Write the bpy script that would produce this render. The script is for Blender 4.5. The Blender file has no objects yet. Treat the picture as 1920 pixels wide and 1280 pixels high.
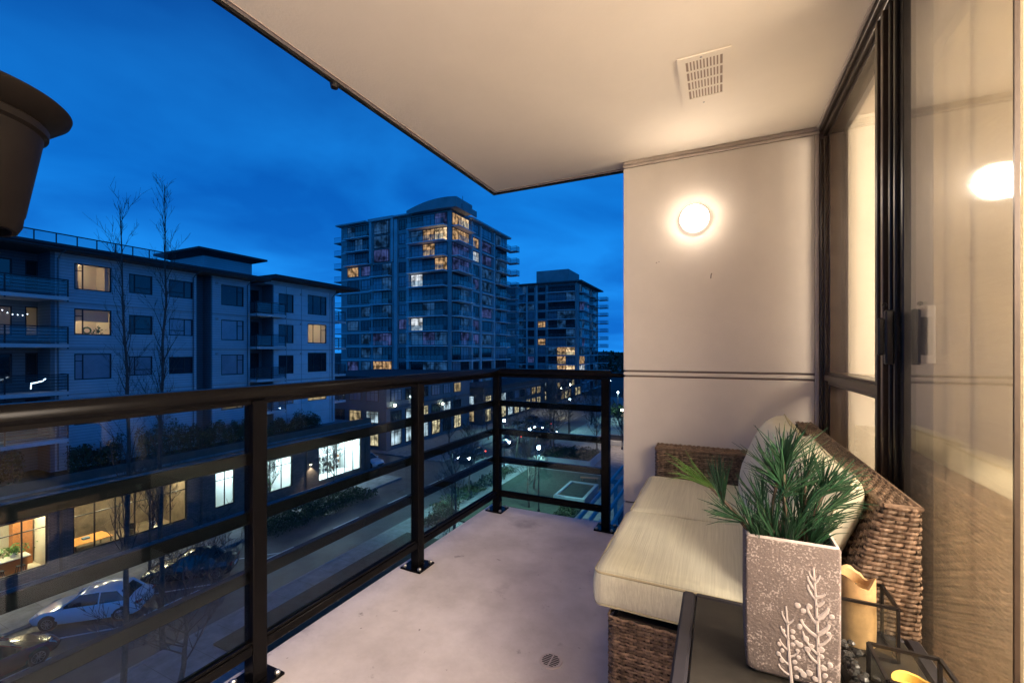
import bpy, math, random
from mathutils import Vector, Matrix, noise
random.seed(7)
R = math.radians
PI = math.pi
sc = bpy.context.scene
COL = sc.collection

# ------------------------------------------------------------------ camera, sky, exposure
cam_d = bpy.data.cameras.new('camera')
cam = bpy.data.objects.new('camera', cam_d)
COL.objects.link(cam)
cam.location = (0, 0, 1.2)
cam.rotation_euler = (R(90), 0, math.atan(390 / 820))
cam_d.sensor_width = 36
cam_d.lens = 820 / 1920 * 36
cam_d.shift_y = 20 / 1920
cam_d.clip_start = 0.02
cam_d.clip_end = 3000
sc.camera = cam
sc.view_settings.view_transform = 'Standard'
sc.view_settings.look = 'None'
sc.view_settings.exposure = 0.18
sc.view_settings.gamma = 1
sc.render.engine = 'CYCLES'
sc.cycles.use_denoising = True
sc.cycles.max_bounces = 8
sc.cycles.transparent_max_bounces = 24
sc.cycles.sample_clamp_indirect = 4
sc.cycles.caustics_reflective = False
sc.cycles.caustics_refractive = False

W = bpy.data.worlds.new('World')
sc.world = W
W.use_nodes = True
wn, wl = W.node_tree.nodes, W.node_tree.links
wn.clear()
w_out = wn.new('ShaderNodeOutputWorld')
w_bg = wn.new('ShaderNodeBackground')
wl.new(w_bg.outputs[0], w_out.inputs[0])
w_bg.inputs[1].default_value = 0.105
sky = wn.new('ShaderNodeTexSky')
sky.sky_type = 'NISHITA'
sky.sun_disc = False
sky.sun_elevation = R(-3)
sky.sun_rotation = R(200)
tc = wn.new('ShaderNodeTexCoord')
sep = wn.new('ShaderNodeSeparateXYZ')
wl.new(tc.outputs['Generated'], sep.inputs[0])
ramp = wn.new('ShaderNodeValToRGB')
wl.new(sep.outputs['Z'], ramp.inputs[0])
e = ramp.color_ramp.elements
e[0].position = 0.0; e[0].color = (0.008, 0.215, 0.78, 1)
e[1].position = 1.0; e[1].color = (0.004, 0.045, 0.20, 1)
e2 = ramp.color_ramp.elements.new(0.3); e2.color = (0.003, 0.155, 0.62, 1)
e3 = ramp.color_ramp.elements.new(0.62); e3.color = (0.003, 0.075, 0.34, 1)
# soft clouds: noise over the flattened sky direction
zc = wn.new('ShaderNodeMath'); zc.operation = 'ADD'; zc.inputs[1].default_value = 0.22
wl.new(sep.outputs['Z'], zc.inputs[0])
dv = wn.new('ShaderNodeVectorMath'); dv.operation = 'DIVIDE'
cmb = wn.new('ShaderNodeCombineXYZ')
for i in range(3): wl.new(zc.outputs[0], cmb.inputs[i])
wl.new(tc.outputs['Generated'], dv.inputs[0]); wl.new(cmb.outputs[0], dv.inputs[1])
n1 = wn.new('ShaderNodeTexNoise'); n1.inputs['Scale'].default_value = 1.25; n1.inputs['Detail'].default_value = 5
n1.inputs['Roughness'].default_value = 0.5; n1.inputs['Distortion'].default_value = 0.5
wl.new(dv.outputs[0], n1.inputs['Vector'])
cr = wn.new('ShaderNodeValToRGB')
cr.color_ramp.elements[0].position = 0.36; cr.color_ramp.elements[0].color = (0.62, 0.64, 0.72, 1)
cr.color_ramp.elements[1].position = 0.68; cr.color_ramp.elements[1].color = (1.9, 1.30, 1.12, 1)
wl.new(n1.outputs['Fac'], cr.inputs[0])
mul = wn.new('ShaderNodeMixRGB'); mul.blend_type = 'MULTIPLY'; mul.inputs[0].default_value = 1
wl.new(ramp.outputs[0], mul.inputs[1]); wl.new(cr.outputs[0], mul.inputs[2])
sc10 = wn.new('ShaderNodeMixRGB'); sc10.blend_type = 'MULTIPLY'; sc10.inputs[0].default_value = 1
sc10.inputs[2].default_value = (10, 10, 10, 1)
wl.new(mul.outputs[0], sc10.inputs[1])
addn = wn.new('ShaderNodeMixRGB'); addn.blend_type = 'ADD'; addn.inputs[0].default_value = 0.06
wl.new(sc10.outputs[0], addn.inputs[1]); wl.new(sky.outputs[0], addn.inputs[2])
wl.new(addn.outputs[0], w_bg.inputs[0])

# ------------------------------------------------------------------ materials
MATS = {}
def mat(name, col, rough=0.6, metal=0.0, spec=0.5, var=None, bump=None, emit=None, col2=None, island=None, stretch=None, coat=0):
    m = bpy.data.materials.new(name); m.use_nodes = True
    n, l = m.node_tree.nodes, m.node_tree.links
    b = n['Principled BSDF']
    b.inputs['Base Color'].default_value = (*col, 1)
    b.inputs['Roughness'].default_value = rough
    b.inputs['Metallic'].default_value = metal
    b.inputs['Specular IOR Level'].default_value = spec
    if coat: b.inputs['Coat Weight'].default_value = coat; b.inputs['Coat Roughness'].default_value = 0.05
    if emit:
        b.inputs['Emission Color'].default_value = (*emit[0], 1); b.inputs['Emission Strength'].default_value = emit[1]
    g = n.new('ShaderNodeNewGeometry')
    vec = g.outputs['Position']
    if stretch:
        mp = n.new('ShaderNodeMapping'); mp.inputs['Scale'].default_value = stretch
        l.new(vec, mp.inputs[0]); vec = mp.outputs[0]
    src = None
    if var:
        t = n.new('ShaderNodeTexNoise'); t.inputs['Scale'].default_value = var[0]; t.inputs['Detail'].default_value = 6
        t.inputs['Roughness'].default_value = 0.65
        l.new(vec, t.inputs['Vector'])
        r = n.new('ShaderNodeValToRGB')
        lo = tuple(c * (1 - var[1]) for c in col); hi = col2 if col2 else tuple(min(1, c * (1 + var[1])) for c in col)
        r.color_ramp.elements[0].position = 0.32; r.color_ramp.elements[0].color = (*lo, 1)
        r.color_ramp.elements[1].position = 0.68; r.color_ramp.elements[1].color = (*hi, 1)
        l.new(t.outputs['Fac'], r.inputs[0]); src = r.outputs[0]
    if island:
        mm = n.new('ShaderNodeMixRGB'); mm.blend_type = 'MULTIPLY'; mm.inputs[0].default_value = 1
        rr = n.new('ShaderNodeMapRange'); rr.inputs[3].default_value = 1 - island; rr.inputs[4].default_value = 1 + island
        l.new(g.outputs['Random Per Island'], rr.inputs[0])
        if src: l.new(src, mm.inputs[1])
        else: mm.inputs[1].default_value = (*col, 1)
        l.new(rr.outputs[0], mm.inputs[2]); src = mm.outputs[0]
    if src: l.new(src, b.inputs['Base Color'])
    if bump:
        t = n.new('ShaderNodeTexNoise'); t.inputs['Scale'].default_value = bump[0]; t.inputs['Detail'].default_value = 4
        l.new(vec, t.inputs['Vector'])
        bp = n.new('ShaderNodeBump'); bp.inputs['Strength'].default_value = bump[1]; bp.inputs['Distance'].default_value = bump[2] if len(bump) > 2 else 0.01
        l.new(t.outputs['Fac'], bp.inputs['Height']); l.new(bp.outputs[0], b.inputs['Normal'])
    MATS[name] = m
    return m

def emis(name, col, s, var=None):
    m = bpy.data.materials.new(name); m.use_nodes = True
    n, l = m.node_tree.nodes, m.node_tree.links
    n.clear(); o = n.new('ShaderNodeOutputMaterial'); em = n.new('ShaderNodeEmission')
    em.inputs[0].default_value = (*col, 1); em.inputs[1].default_value = s
    l.new(em.outputs[0], o.inputs[0])
    if var:
        g = n.new('ShaderNodeNewGeometry'); t = n.new('ShaderNodeTexNoise'); t.inputs['Scale'].default_value = var
        t.inputs['Detail'].default_value = 3
        r = n.new('ShaderNodeValToRGB')
        r.color_ramp.elements[0].position = 0.38; r.color_ramp.elements[0].color = (*[c * 0.12 for c in col], 1)
        r.color_ramp.elements[1].position = 0.62; r.color_ramp.elements[1].color = (*col, 1)
        l.new(g.outputs['Position'], t.inputs[0]); l.new(t.outputs['Fac'], r.inputs[0]); l.new(r.outputs[0], em.inputs[0])
    MATS[name] = m
    return m

def glass(name, tint=(0.9, 0.96, 0.96), f0=0.04, rough=0.0, dirt_haze=0.0, boost=1.0):
    """thin pane: see-through with a Schlick reflection that grows at grazing angles"""
    m = bpy.data.materials.new(name); m.use_nodes = True
    n, l = m.node_tree.nodes, m.node_tree.links
    n.clear(); o = n.new('ShaderNodeOutputMaterial')
    lw = n.new('ShaderNodeLayerWeight'); lw.inputs[0].default_value = 0.5
    p = n.new('ShaderNodeMath'); p.operation = 'POWER'; p.inputs[1].default_value = 5 if boost <= 1 else 3.6
    l.new(lw.outputs['Facing'], p.inputs[0])
    ma = n.new('ShaderNodeMath'); ma.operation = 'MULTIPLY_ADD'; ma.inputs[1].default_value = 0.96; ma.inputs[2].default_value = f0
    l.new(p.outputs[0], ma.inputs[0])
    tr = n.new('ShaderNodeBsdfTransparent'); tr.inputs[0].default_value = (*tint, 1)
    gl = n.new('ShaderNodeBsdfGlossy'); gl.inputs['Roughness'].default_value = rough; gl.inputs[0].default_value = (1, 1, 1, 1)
    mx = n.new('ShaderNodeMixShader')
    l.new(ma.outputs[0], mx.inputs[0]); l.new(tr.outputs[0], mx.inputs[1]); l.new(gl.outputs[0], mx.inputs[2])
    last = mx
    if dirt_haze:
        df = n.new('ShaderNodeBsdfDiffuse'); df.inputs[0].default_value = (0.5, 0.48, 0.45, 1)
        m2 = n.new('ShaderNodeMixShader')
        t = n.new('ShaderNodeTexNoise'); t.inputs['Scale'].default_value = 6; t.inputs['Detail'].default_value = 6
        g = n.new('ShaderNodeNewGeometry'); l.new(g.outputs['Position'], t.inputs[0])
        q = n.new('ShaderNodeMath'); q.operation = 'MULTIPLY'; q.inputs[1].default_value = dirt_haze
        l.new(t.outputs['Fac'], q.inputs[0]); l.new(q.outputs[0], m2.inputs[0])
        l.new(mx.outputs[0], m2.inputs[1]); l.new(df.outputs[0], m2.inputs[2]); last = m2
    l.new(last.outputs[0], o.inputs[0])
    MATS[name] = m
    return m

mat('stucco', (0.68, 0.625, 0.555), 0.85, var=(1.6, 0.06), bump=(140, 0.25, 0.002))
mat('ceiling_paint', (0.78, 0.71, 0.61), 0.8, var=(1.1, 0.05), bump=(90, 0.2, 0.002))
mat('groove', (0.20, 0.16, 0.14), 0.9)
mat('trim_beige', (0.46, 0.40, 0.35), 0.7, var=(9, 0.15))
mat('dark_metal', (0.008, 0.007, 0.007), 0.32, spec=0.25, var=(30, 0.25))
mat('rail_metal', (0.0035, 0.0032, 0.0036), 0.22, spec=0.06)
mat('bronze_alu', (0.045, 0.032, 0.024), 0.3, metal=0.35, var=(20, 0.2))
mat('steel', (0.35, 0.34, 0.33), 0.4, metal=0.9)
mat('drain_paint', (0.50, 0.44, 0.44), 0.7)
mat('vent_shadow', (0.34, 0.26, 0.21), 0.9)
mat('latch_grey', (0.11, 0.10, 0.09), 0.5)
mat('rubber', (0.015, 0.015, 0.015), 0.7)
mat('linen', (0.53, 0.52, 0.41), 0.9, spec=0.12, var=(30, 0.12), bump=(40, 0.5, 0.003), stretch=(6, 0.12, 1))
mat('linen_plain', (0.53, 0.51, 0.41), 0.9, spec=0.15, var=(9, 0.06), bump=(300, 0.4, 0.001))
mat('piping', (0.40, 0.36, 0.24), 0.9, spec=0.1)
mat('wicker', (0.105, 0.068, 0.046), 0.55, spec=0.2, var=(45, 0.45), col2=(0.225, 0.155, 0.11), island=0.4)
mat('wicker_core', (0.015, 0.009, 0.006), 0.8)
mat('table_frame', (0.020, 0.019, 0.025), 0.5, spec=0.22, var=(12, 0.2))
mat('table_slate', (0.021, 0.019, 0.016), 0.6, spec=0.2, var=(7, 0.35), bump=(60, 0.15, 0.002))
mat('needle', (0.014, 0.05, 0.022), 0.45, spec=0.35, island=0.55)
mat('needle_light', (0.06, 0.13, 0.02), 0.5, island=0.3)
mat('twig', (0.05, 0.032, 0.02), 0.8, bump=(200, 0.6, 0.003))
mat('black_plastic', (0.0055, 0.0042, 0.0035), 0.5, spec=0.06, var=(7, 0.25), bump=(25, 0.05, 0.004))
mat('relief_white', (0.40, 0.35, 0.325), 0.85, bump=(250, 0.5, 0.002))
mat('candle_wax', (0.42, 0.27, 0.13), 0.5, spec=0.3, var=(40, 0.18), bump=(60, 0.3, 0.003))
mat('candle_yellow', (0.50, 0.31, 0.06), 0.5, var=(40, 0.1))
mat('coal', (0.02, 0.02, 0.02), 0.35, var=(60, 0.4))
mat('interior_paint', (0.66, 0.60, 0.47), 0.85)
mat('cafe_dark', (0.16, 0.115, 0.075), 0.8, var=(1.2, .4))
mat('interior_floor', (0.10, 0.06, 0.035), 0.5, var=(4, 0.3))
def fabric(name, c, tr):
    m = bpy.data.materials.new(name); m.use_nodes = True
    n, l = m.node_tree.nodes, m.node_tree.links; n.clear()
    o = n.new('ShaderNodeOutputMaterial'); a = n.new('ShaderNodeBsdfDiffuse'); b = n.new('ShaderNodeBsdfTranslucent'); x = n.new('ShaderNodeMixShader')
    g = n.new('ShaderNodeNewGeometry'); mp = n.new('ShaderNodeMapping'); mp.inputs['Scale'].default_value = (1, 6, 220); l.new(g.outputs['Position'], mp.inputs[0])
    t = n.new('ShaderNodeTexNoise'); t.inputs['Scale'].default_value = 1.0; t.inputs['Detail'].default_value = 3; l.new(mp.outputs[0], t.inputs[0])
    r = n.new('ShaderNodeValToRGB'); r.color_ramp.elements[0].color = (*[q*.8 for q in c], 1); r.color_ramp.elements[1].color = (*c, 1)
    r.color_ramp.elements[0].position = .35; r.color_ramp.elements[1].position = .65
    l.new(t.outputs['Fac'], r.inputs[0]); l.new(r.outputs[0], a.inputs[0]); l.new(r.outputs[0], b.inputs[0])
    x.inputs[0].default_value = tr; l.new(a.outputs[0], x.inputs[1]); l.new(b.outputs[0], x.inputs[2]); l.new(x.outputs[0], o.inputs[0])
    MATS[name] = m
fabric('shade_fabric', (0.60, 0.55, 0.45), 0.55)
mat('white_paint', (0.75, 0.73, 0.68), 0.5)
mat('leaf_green', (0.06, 0.16, 0.03), 0.5, island=0.4)
mat('wood', (0.34, 0.13, 0.045), 0.5, var=(8, 0.3), stretch=(1, 1, 6))
mat('wood_orange', (0.60, 0.27, 0.07), 0.45, var=(6, 0.15))
mat('asphalt', (0.07, 0.072, 0.078), 0.5, var=(0.9, 0.3), bump=(40, 0.5, 0.01))
mat('paving', (0.22, 0.22, 0.22), 0.7, var=(1.5, 0.3), bump=(30, 0.3, 0.01))
mat('kerb', (0.26, 0.26, 0.25), 0.8, var=(3, 0.2))
mat('soil', (0.035, 0.03, 0.022), 0.95, var=(3, 0.4), bump=(12, 0.8, 0.05))
mat('lawn', (0.03, 0.045, 0.032), 0.9, var=(2.5, 0.4), bump=(60, 0.8, 0.03))
mat('paint_line', (0.6, 0.6, 0.6), 0.6, var=(6, 0.2))
mat('ground', (0.05, 0.055, 0.05), 0.9, var=(0.1, 0.4))
mat('concrete', (0.36, 0.38, 0.38), 0.85, var=(0.35, 0.18))
mat('concrete_light', (0.56, 0.58, 0.58), 0.8, var=(0.35, 0.15))
mat('concrete_dark', (0.12, 0.125, 0.13), 0.8, var=(0.4, 0.2))
mat('slab_pale', (0.80, 0.83, 0.84), 0.7)
mat('facade_light', (0.36, 0.38, 0.38), 0.8, var=(0.6, 0.12))
mat('roofing', (0.06, 0.06, 0.065), 0.8, var=(0.6, 0.2))
mat('soffit', (0.10, 0.085, 0.075), 0.8)
mat('fascia_brown', (0.10, 0.075, 0.06), 0.7, var=(1.5, 0.2))
mat('window_frame', (0.015, 0.014, 0.016), 0.4)
mat('bark', (0.085, 0.07, 0.06), 0.9, var=(8, 0.4), bump=(30, 0.7, 0.02))
mat('hedge_leaf', (0.035, 0.06, 0.022), 0.7, island=0.55)
mat('hill', (0.02, 0.03, 0.028), 1.0, var=(0.05, 0.4))
mat('car_white', (0.72, 0.73, 0.75), 0.25, coat=0.8)
mat('car_red', (0.16, 0.008, 0.012), 0.25, coat=0.8)
mat('car_dark', (0.02, 0.022, 0.028), 0.22, coat=0.8)
mat('car_silver', (0.30, 0.31, 0.33), 0.3, metal=0.6, coat=0.6)
mat('car_glass', (0.008, 0.009, 0.011), 0.05, spec=0.8)
mat('rim_alloy', (0.35, 0.35, 0.36), 0.3, metal=0.9)
mat('unlit_lens', (0.45, 0.46, 0.48), 0.15, spec=0.8)
mat('red_lens', (0.25, 0.01, 0.01), 0.15, spec=0.8)
mat('pane_dark', (0.020, 0.026, 0.032), 0.06, spec=0.9, var=(0.22, 0.6))
mat('pane_blind', (0.30, 0.33, 0.38), 0.12, spec=0.8, var=(0.5, 0.2))
glass('balcony_glass', (0.86, 0.97, 1.0), 0.020)
glass('door_glass', (0.94, 0.93, 0.90), 0.045, rough=0.055, boost=2, dirt_haze=0.09)  # pale diffuse film paints haze onto the window and door panes
glass('room_glass', (0.95, 0.96, 0.95), 0.04)
glass('shop_glass', (0.93, 0.96, 0.96), 0.04)
glass('lantern_glass', (0.88, 0.9, 0.86), 0.05, dirt_haze=0.05)
glass('far_rail_glass', (0.62, 0.74, 0.78), 0.08, dirt_haze=0.12)
emis('lamp_glow', (1.0, 0.82, 0.65), 62)
emis('lamp_opal', (1.0, 0.82, 0.66), 2.6)
emis('room_lamp', (1.0, 0.80, 0.56), 9)
emis('win_warm', (1.0, 0.60, 0.30), 0.6, 1.3)
emis('win_warm_bright', (1.0, 0.70, 0.40), 1.15, 1.1)
emis('win_white', (0.85, 0.92, 1.0), 0.9, 0.8)
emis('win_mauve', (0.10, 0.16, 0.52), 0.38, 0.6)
emis('win_sky_sheen', (0.045, 0.20, 0.55), 0.32, 0.6)  # blue glow painted in for sky reflected by the far panes
emis('shop_white', (0.86, 0.97, 1.0), 170)
emis('shop_warm', (1.0, 0.72, 0.42), 75)
emis('street_glow', (0.75, 0.95, 1.0), 60)
emis('street_glow_warm', (1.0, 0.80, 0.55), 45)
emis('headlight_on', (0.95, 0.97, 1.0), 40)
emis('taillight_on', (1.0, 0.05, 0.03), 6)
emis('sign_teal', (0.1, 0.9, 0.75), 5)
emis('string_light', (0.7, 0.85, 1.0), 7)

def tweak_deck():
    m = mat('deck', (0.53, 0.485, 0.50), 0.8, var=(3.1, 0.17), bump=(70, 0.35, 0.003), col2=(0.64, 0.59, 0.61))
    n, l = m.node_tree.nodes, m.node_tree.links
    b = n['Principled BSDF']; src = b.inputs['Base Color'].links[0].from_socket
    g = n.new('ShaderNodeNewGeometry')
    for scale, thr, colr in ((9.0, 0.70, (0.13, 0.11, 0.13)), (38.0, 0.705, (0.06, 0.05, 0.06)), (1.3, 0.66, (0.24, 0.21, 0.25))):
        t = n.new('ShaderNodeTexNoise'); t.inputs['Scale'].default_value = scale; t.inputs['Detail'].default_value = 8
        t.inputs['Roughness'].default_value = 0.6
        l.new(g.outputs['Position'], t.inputs[0])
        mr = n.new('ShaderNodeMapRange'); mr.inputs[1].default_value = thr - 0.04; mr.inputs[2].default_value = thr + 0.05
        mr.inputs[4].default_value = 0.8
        l.new(t.outputs['Fac'], mr.inputs[0])
        mx = n.new('ShaderNodeMixRGB'); mx.inputs[2].default_value = (*colr, 1)
        l.new(mr.outputs[0], mx.inputs[0]); l.new(src, mx.inputs[1]); src = mx.outputs[0]
    l.new(src, b.inputs['Base Color'])
tweak_deck()

def tweak_planter():
    m = mat('cement', (0.115, 0.092, 0.083), 0.9, var=(7, 0.15), bump=(160, 0.6, 0.003))
    n, l = m.node_tree.nodes, m.node_tree.links
    b = n['Principled BSDF']; src = b.inputs['Base Color'].links[0].from_socket
    g = n.new('ShaderNodeNewGeometry')
    t = n.new('ShaderNodeTexNoise'); t.inputs['Scale'].default_value = 230; t.inputs['Detail'].default_value = 3
    l.new(g.outputs['Position'], t.inputs[0])
    t2 = n.new('ShaderNodeTexNoise'); t2.inputs['Scale'].default_value = 22; t2.inputs['Detail'].default_value = 2
    l.new(g.outputs['Position'], t2.inputs[0])
    ad = n.new('ShaderNodeMath'); ad.operation = 'MULTIPLY_ADD'; ad.inputs[1].default_value = 0.55
    l.new(t2.outputs['Fac'], ad.inputs[0]); l.new(t.outputs['Fac'], ad.inputs[2])
    mr = n.new('ShaderNodeMapRange'); mr.inputs[1].default_value = 0.845; mr.inputs[2].default_value = 0.93; mr.inputs[4].default_value = 0.85
    l.new(ad.outputs[0], mr.inputs[0])
    mx = n.new('ShaderNodeMixRGB'); mx.inputs[2].default_value = (0.31, 0.265, 0.245, 1)
    l.new(mr.outputs[0], mx.inputs[0]); l.new(src, mx.inputs[1]); l.new(mx.outputs[0], b.inputs['Base Color'])
tweak_planter()

def lap_material(name, col, pitch, axis=2, dark=0.55, thick=0.1):
    """horizontal lap siding / masonry courses as fine relief"""
    m = mat(name, col, 0.75, var=(0.5, 0.12))
    n, l = m.node_tree.nodes, m.node_tree.links
    b = n['Principled BSDF']; src = b.inputs['Base Color'].links[0].from_socket
    g = n.new('ShaderNodeNewGeometry'); s = n.new('ShaderNodeSeparateXYZ'); l.new(g.outputs['Position'], s.inputs[0])
    dv_ = n.new('ShaderNodeMath'); dv_.operation = 'DIVIDE'; dv_.inputs[1].default_value = pitch; l.new(s.outputs[axis], dv_.inputs[0])
    fr = n.new('ShaderNodeMath'); fr.operation = 'FRACT'; l.new(dv_.outputs[0], fr.inputs[0])
    lt = n.new('ShaderNodeMath'); lt.operation = 'LESS_THAN'; lt.inputs[1].default_value = thick; l.new(fr.outputs[0], lt.inputs[0])
    mx = n.new('ShaderNodeMixRGB'); mx.inputs[2].default_value = (*[c * dark for c in col], 1)
    l.new(lt.outputs[0], mx.inputs[0]); l.new(src, mx.inputs[1]); l.new(mx.outputs[0], b.inputs['Base Color'])
    bp = n.new('ShaderNodeBump'); bp.inputs['Strength'].default_value = 0.7; bp.inputs['Distance'].default_value = 0.02
    l.new(fr.outputs[0], bp.inputs['Height']); l.new(bp.outputs[0], b.inputs['Normal'])
lap_material('siding', (0.42, 0.55, 0.60), 0.19, dark=.58, thick=0.16)
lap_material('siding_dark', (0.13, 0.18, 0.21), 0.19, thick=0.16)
lap_material('panel_light', (0.54, 0.67, 0.72), 0.96, dark=0.6, thick=0.03)

def brick_material(name, c1, c2, mortar):
    m = mat(name, c1, 0.85)
    n, l = m.node_tree.nodes, m.node_tree.links
    b = n['Principled BSDF']
    g = n.new('ShaderNodeNewGeometry'); s = n.new('ShaderNodeSeparateXYZ'); l.new(g.outputs['Position'], s.inputs[0])
    c = n.new('ShaderNodeCombineXYZ'); ad = n.new('ShaderNodeMath'); l.new(s.outputs[0], ad.inputs[0]); l.new(s.outputs[1], ad.inputs[1])
    l.new(ad.outputs[0], c.inputs[0]); l.new(s.outputs[2], c.inputs[1])
    br = n.new('ShaderNodeTexBrick'); br.inputs['Scale'].default_value = 1
    br.inputs['Brick Width'].default_value = 0.3; br.inputs['Row Height'].default_value = 0.1; br.inputs['Mortar Size'].default_value = 0.012
    br.inputs['Color1'].default_value = (*c1, 1); br.inputs['Color2'].default_value = (*c2, 1); br.inputs['Mortar'].default_value = (*mortar, 1)
    l.new(c.outputs[0], br.inputs[0]); l.new(br.outputs[0], b.inputs['Base Color'])
brick_material('brick_grey', (0.10, 0.085, 0.08), (0.16, 0.13, 0.12), (0.07, 0.065, 0.06))

# ------------------------------------------------------------------ mesh builder
def wloc(o):
    v = Vector((0, 0, 0))
    while o is not None:
        v = v + o.location; o = o.parent
    return v

class MB:
    def __init__(s): s.v = []; s.f = []
    def add(s, vs, fs):
        k = len(s.v); s.v.extend([tuple(p) for p in vs]); s.f.extend([tuple(i + k for i in f) for f in fs]); return s
    def box(s, x0, y0, z0, x1, y1, z1):
        if x0 > x1: x0, x1 = x1, x0
        if y0 > y1: y0, y1 = y1, y0
        if z0 > z1: z0, z1 = z1, z0
        return s.add([(x0,y0,z0),(x1,y0,z0),(x1,y1,z0),(x0,y1,z0),(x0,y0,z1),(x1,y0,z1),(x1,y1,z1),(x0,y1,z1)],
                     [(0,3,2,1),(4,5,6,7),(0,1,5,4),(1,2,6,5),(2,3,7,6),(3,0,4,7)])
    def rbox(s, x0, y0, z0, x1, y1, z1, b=0.004):
        """box with chamfered vertical and horizontal edges"""
        if x0 > x1: x0, x1 = x1, x0
        if y0 > y1: y0, y1 = y1, y0
        b = min(b, (x1-x0)*.45, (y1-y0)*.45, (z1-z0)*.45)
        rings = []
        for z, i in ((z0, b), (z0+b, 0), (z1-b, 0), (z1, b)):
            a0, a1, c0, c1 = x0+i, x1-i, y0+i, y1-i
            bb = b if i == 0 else b*.3
            rings.append([(a0+bb,c0,z),(a1-bb,c0,z),(a1,c0+bb,z),(a1,c1-bb,z),(a1-bb,c1,z),(a0+bb,c1,z),(a0,c1-bb,z),(a0,c0+bb,z)])
        vs = [p for r_ in rings for p in r_]; fs = []
        for k in range(3):
            for j in range(8):
                fs.append((k*8+j, k*8+(j+1)%8, (k+1)*8+(j+1)%8, (k+1)*8+j))
        fs.append(tuple(range(7,-1,-1))); fs.append(tuple(range(24, 32)))
        return s.add(vs, fs)
    def quad(s, a, b, c, d): return s.add([a,b,c,d], [(0,1,2,3)])
    def tube(s, pts, r, n=8, cap=True, closed=False):
        pts = [Vector(p) for p in pts]; m = len(pts)
        rs = r if isinstance(r, (list, tuple)) else [r]*m
        k = len(s.v); up = None
        for i, p in enumerate(pts):
            if closed: t = pts[(i+1) % m] - pts[i-1]
            else: t = pts[min(i+1, m-1)] - pts[max(i-1, 0)]
            if t.length < 1e-9: t = Vector((0,0,1))
            t.normalize()
            if up is None:
                up = Vector((0,0,1)) if abs(t.z) < 0.9 else Vector((1,0,0))
            a = up - t*up.dot(t)
            if a.length < 1e-6: a = t.orthogonal()
            a.normalize(); up = a; b = t.cross(a)
            for j in range(n):
                w = 2*PI*j/n + PI/n
                s.v.append(tuple(p + (a*math.cos(w) + b*math.sin(w))*rs[i]))
        for i in range(m if closed else m-1):
            i2 = (i+1) % m
            for j in range(n):
                s.f.append((k+i*n+j, k+i*n+(j+1)%n, k+i2*n+(j+1)%n, k+i2*n+j))
        if cap and not closed:
            s.f.append(tuple(k+j for j in range(n-1,-1,-1))); s.f.append(tuple(k+(m-1)*n+j for j in range(n)))
        return s
    def lathe(s, prof, c=(0,0,0), n=32, axis='z'):
        k = len(s.v)
        for (r, h) in prof:
            for j in range(n):
                w = 2*PI*j/n; x, y = r*math.cos(w), r*math.sin(w)
                p = (x, y, h) if axis == 'z' else ((x, -h, y) if axis == 'y' else (h, x, y))
                s.v.append((p[0]+c[0], p[1]+c[1], p[2]+c[2]))
        for i in range(len(prof)-1):
            for j in range(n):
                s.f.append((k+i*n+j, k+i*n+(j+1)%n, k+(i+1)*n+(j+1)%n, k+(i+1)*n+j))
        return s
    def prism(s, poly, z0, z1):
        n = len(poly)
        vs = [(x, y, z0) for x, y in poly] + [(x, y, z1) for x, y in poly]
        fs = [tuple(range(n-1,-1,-1)), tuple(range(n, 2*n))] + [(i, (i+1)%n, n+(i+1)%n, n+i) for i in range(n)]
        return s.add(vs, fs)
    def mesh(s, name, m, smooth=False):
        me = bpy.data.meshes.new(name); me.from_pydata(s.v, [], s.f); me.update()
        if m: me.materials.append(MATS[m])
        if smooth:
            for p in me.polygons: p.use_smooth = True
            try: me.set_sharp_from_angle(angle=R(38))
            except Exception: pass
        return me
    def build(s, name, m, parent=None, loc=None, rz=0, smooth=False, local=False):
        if loc is None and not local:
            w = wloc(parent)
            if w.length > 0: s.v = [(x-w.x, y-w.y, z-w.z) for x, y, z in s.v]
        o = bpy.data.objects.new(name, s.mesh(name, m, smooth)); COL.objects.link(o)
        o.parent = parent
        if loc is not None: o.location = Vector(loc) - (wloc(parent) if not local else Vector((0,0,0)))
        o.rotation_euler = (0, 0, rz)
        return o

def place(name, me, parent, loc, rz=0, m=None, local=False):
    o = bpy.data.objects.new(name, me); COL.objects.link(o); o.parent = parent
    o.location = Vector(loc) - (Vector((0,0,0)) if local else wloc(parent)); o.rotation_euler = (0,0,rz)
    if m:
        o.material_slots[0].link = 'OBJECT'; o.material_slots[0].material = MATS[m]
    return o

def tag(o, label=None, cat=None, group=None, kind=None):
    if label: o['label'] = label
    if cat: o['category'] = cat
    if group: o['group'] = group
    if kind: o['kind'] = kind
    return o
def thing(name, label, cat, loc=(0,0,0), rz=0, group=None):
    o = bpy.data.objects.new(name, None); COL.objects.link(o); o.empty_display_size = 0.1
    o.location = loc; o.rotation_euler = (0,0,rz)
    return tag(o, label, cat, group)
def struct(name, mb, m, smooth=False):
    return tag(mb.build(name, m, smooth=smooth), kind='structure')
def stuff(o): o['kind'] = 'stuff'; return o
def copy_tree(o, parent=None):
    c = o.copy(); COL.objects.link(c)
    if parent is not None: c.parent = parent
    for ch in list(o.children): copy_tree(ch, c)
    return c

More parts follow.
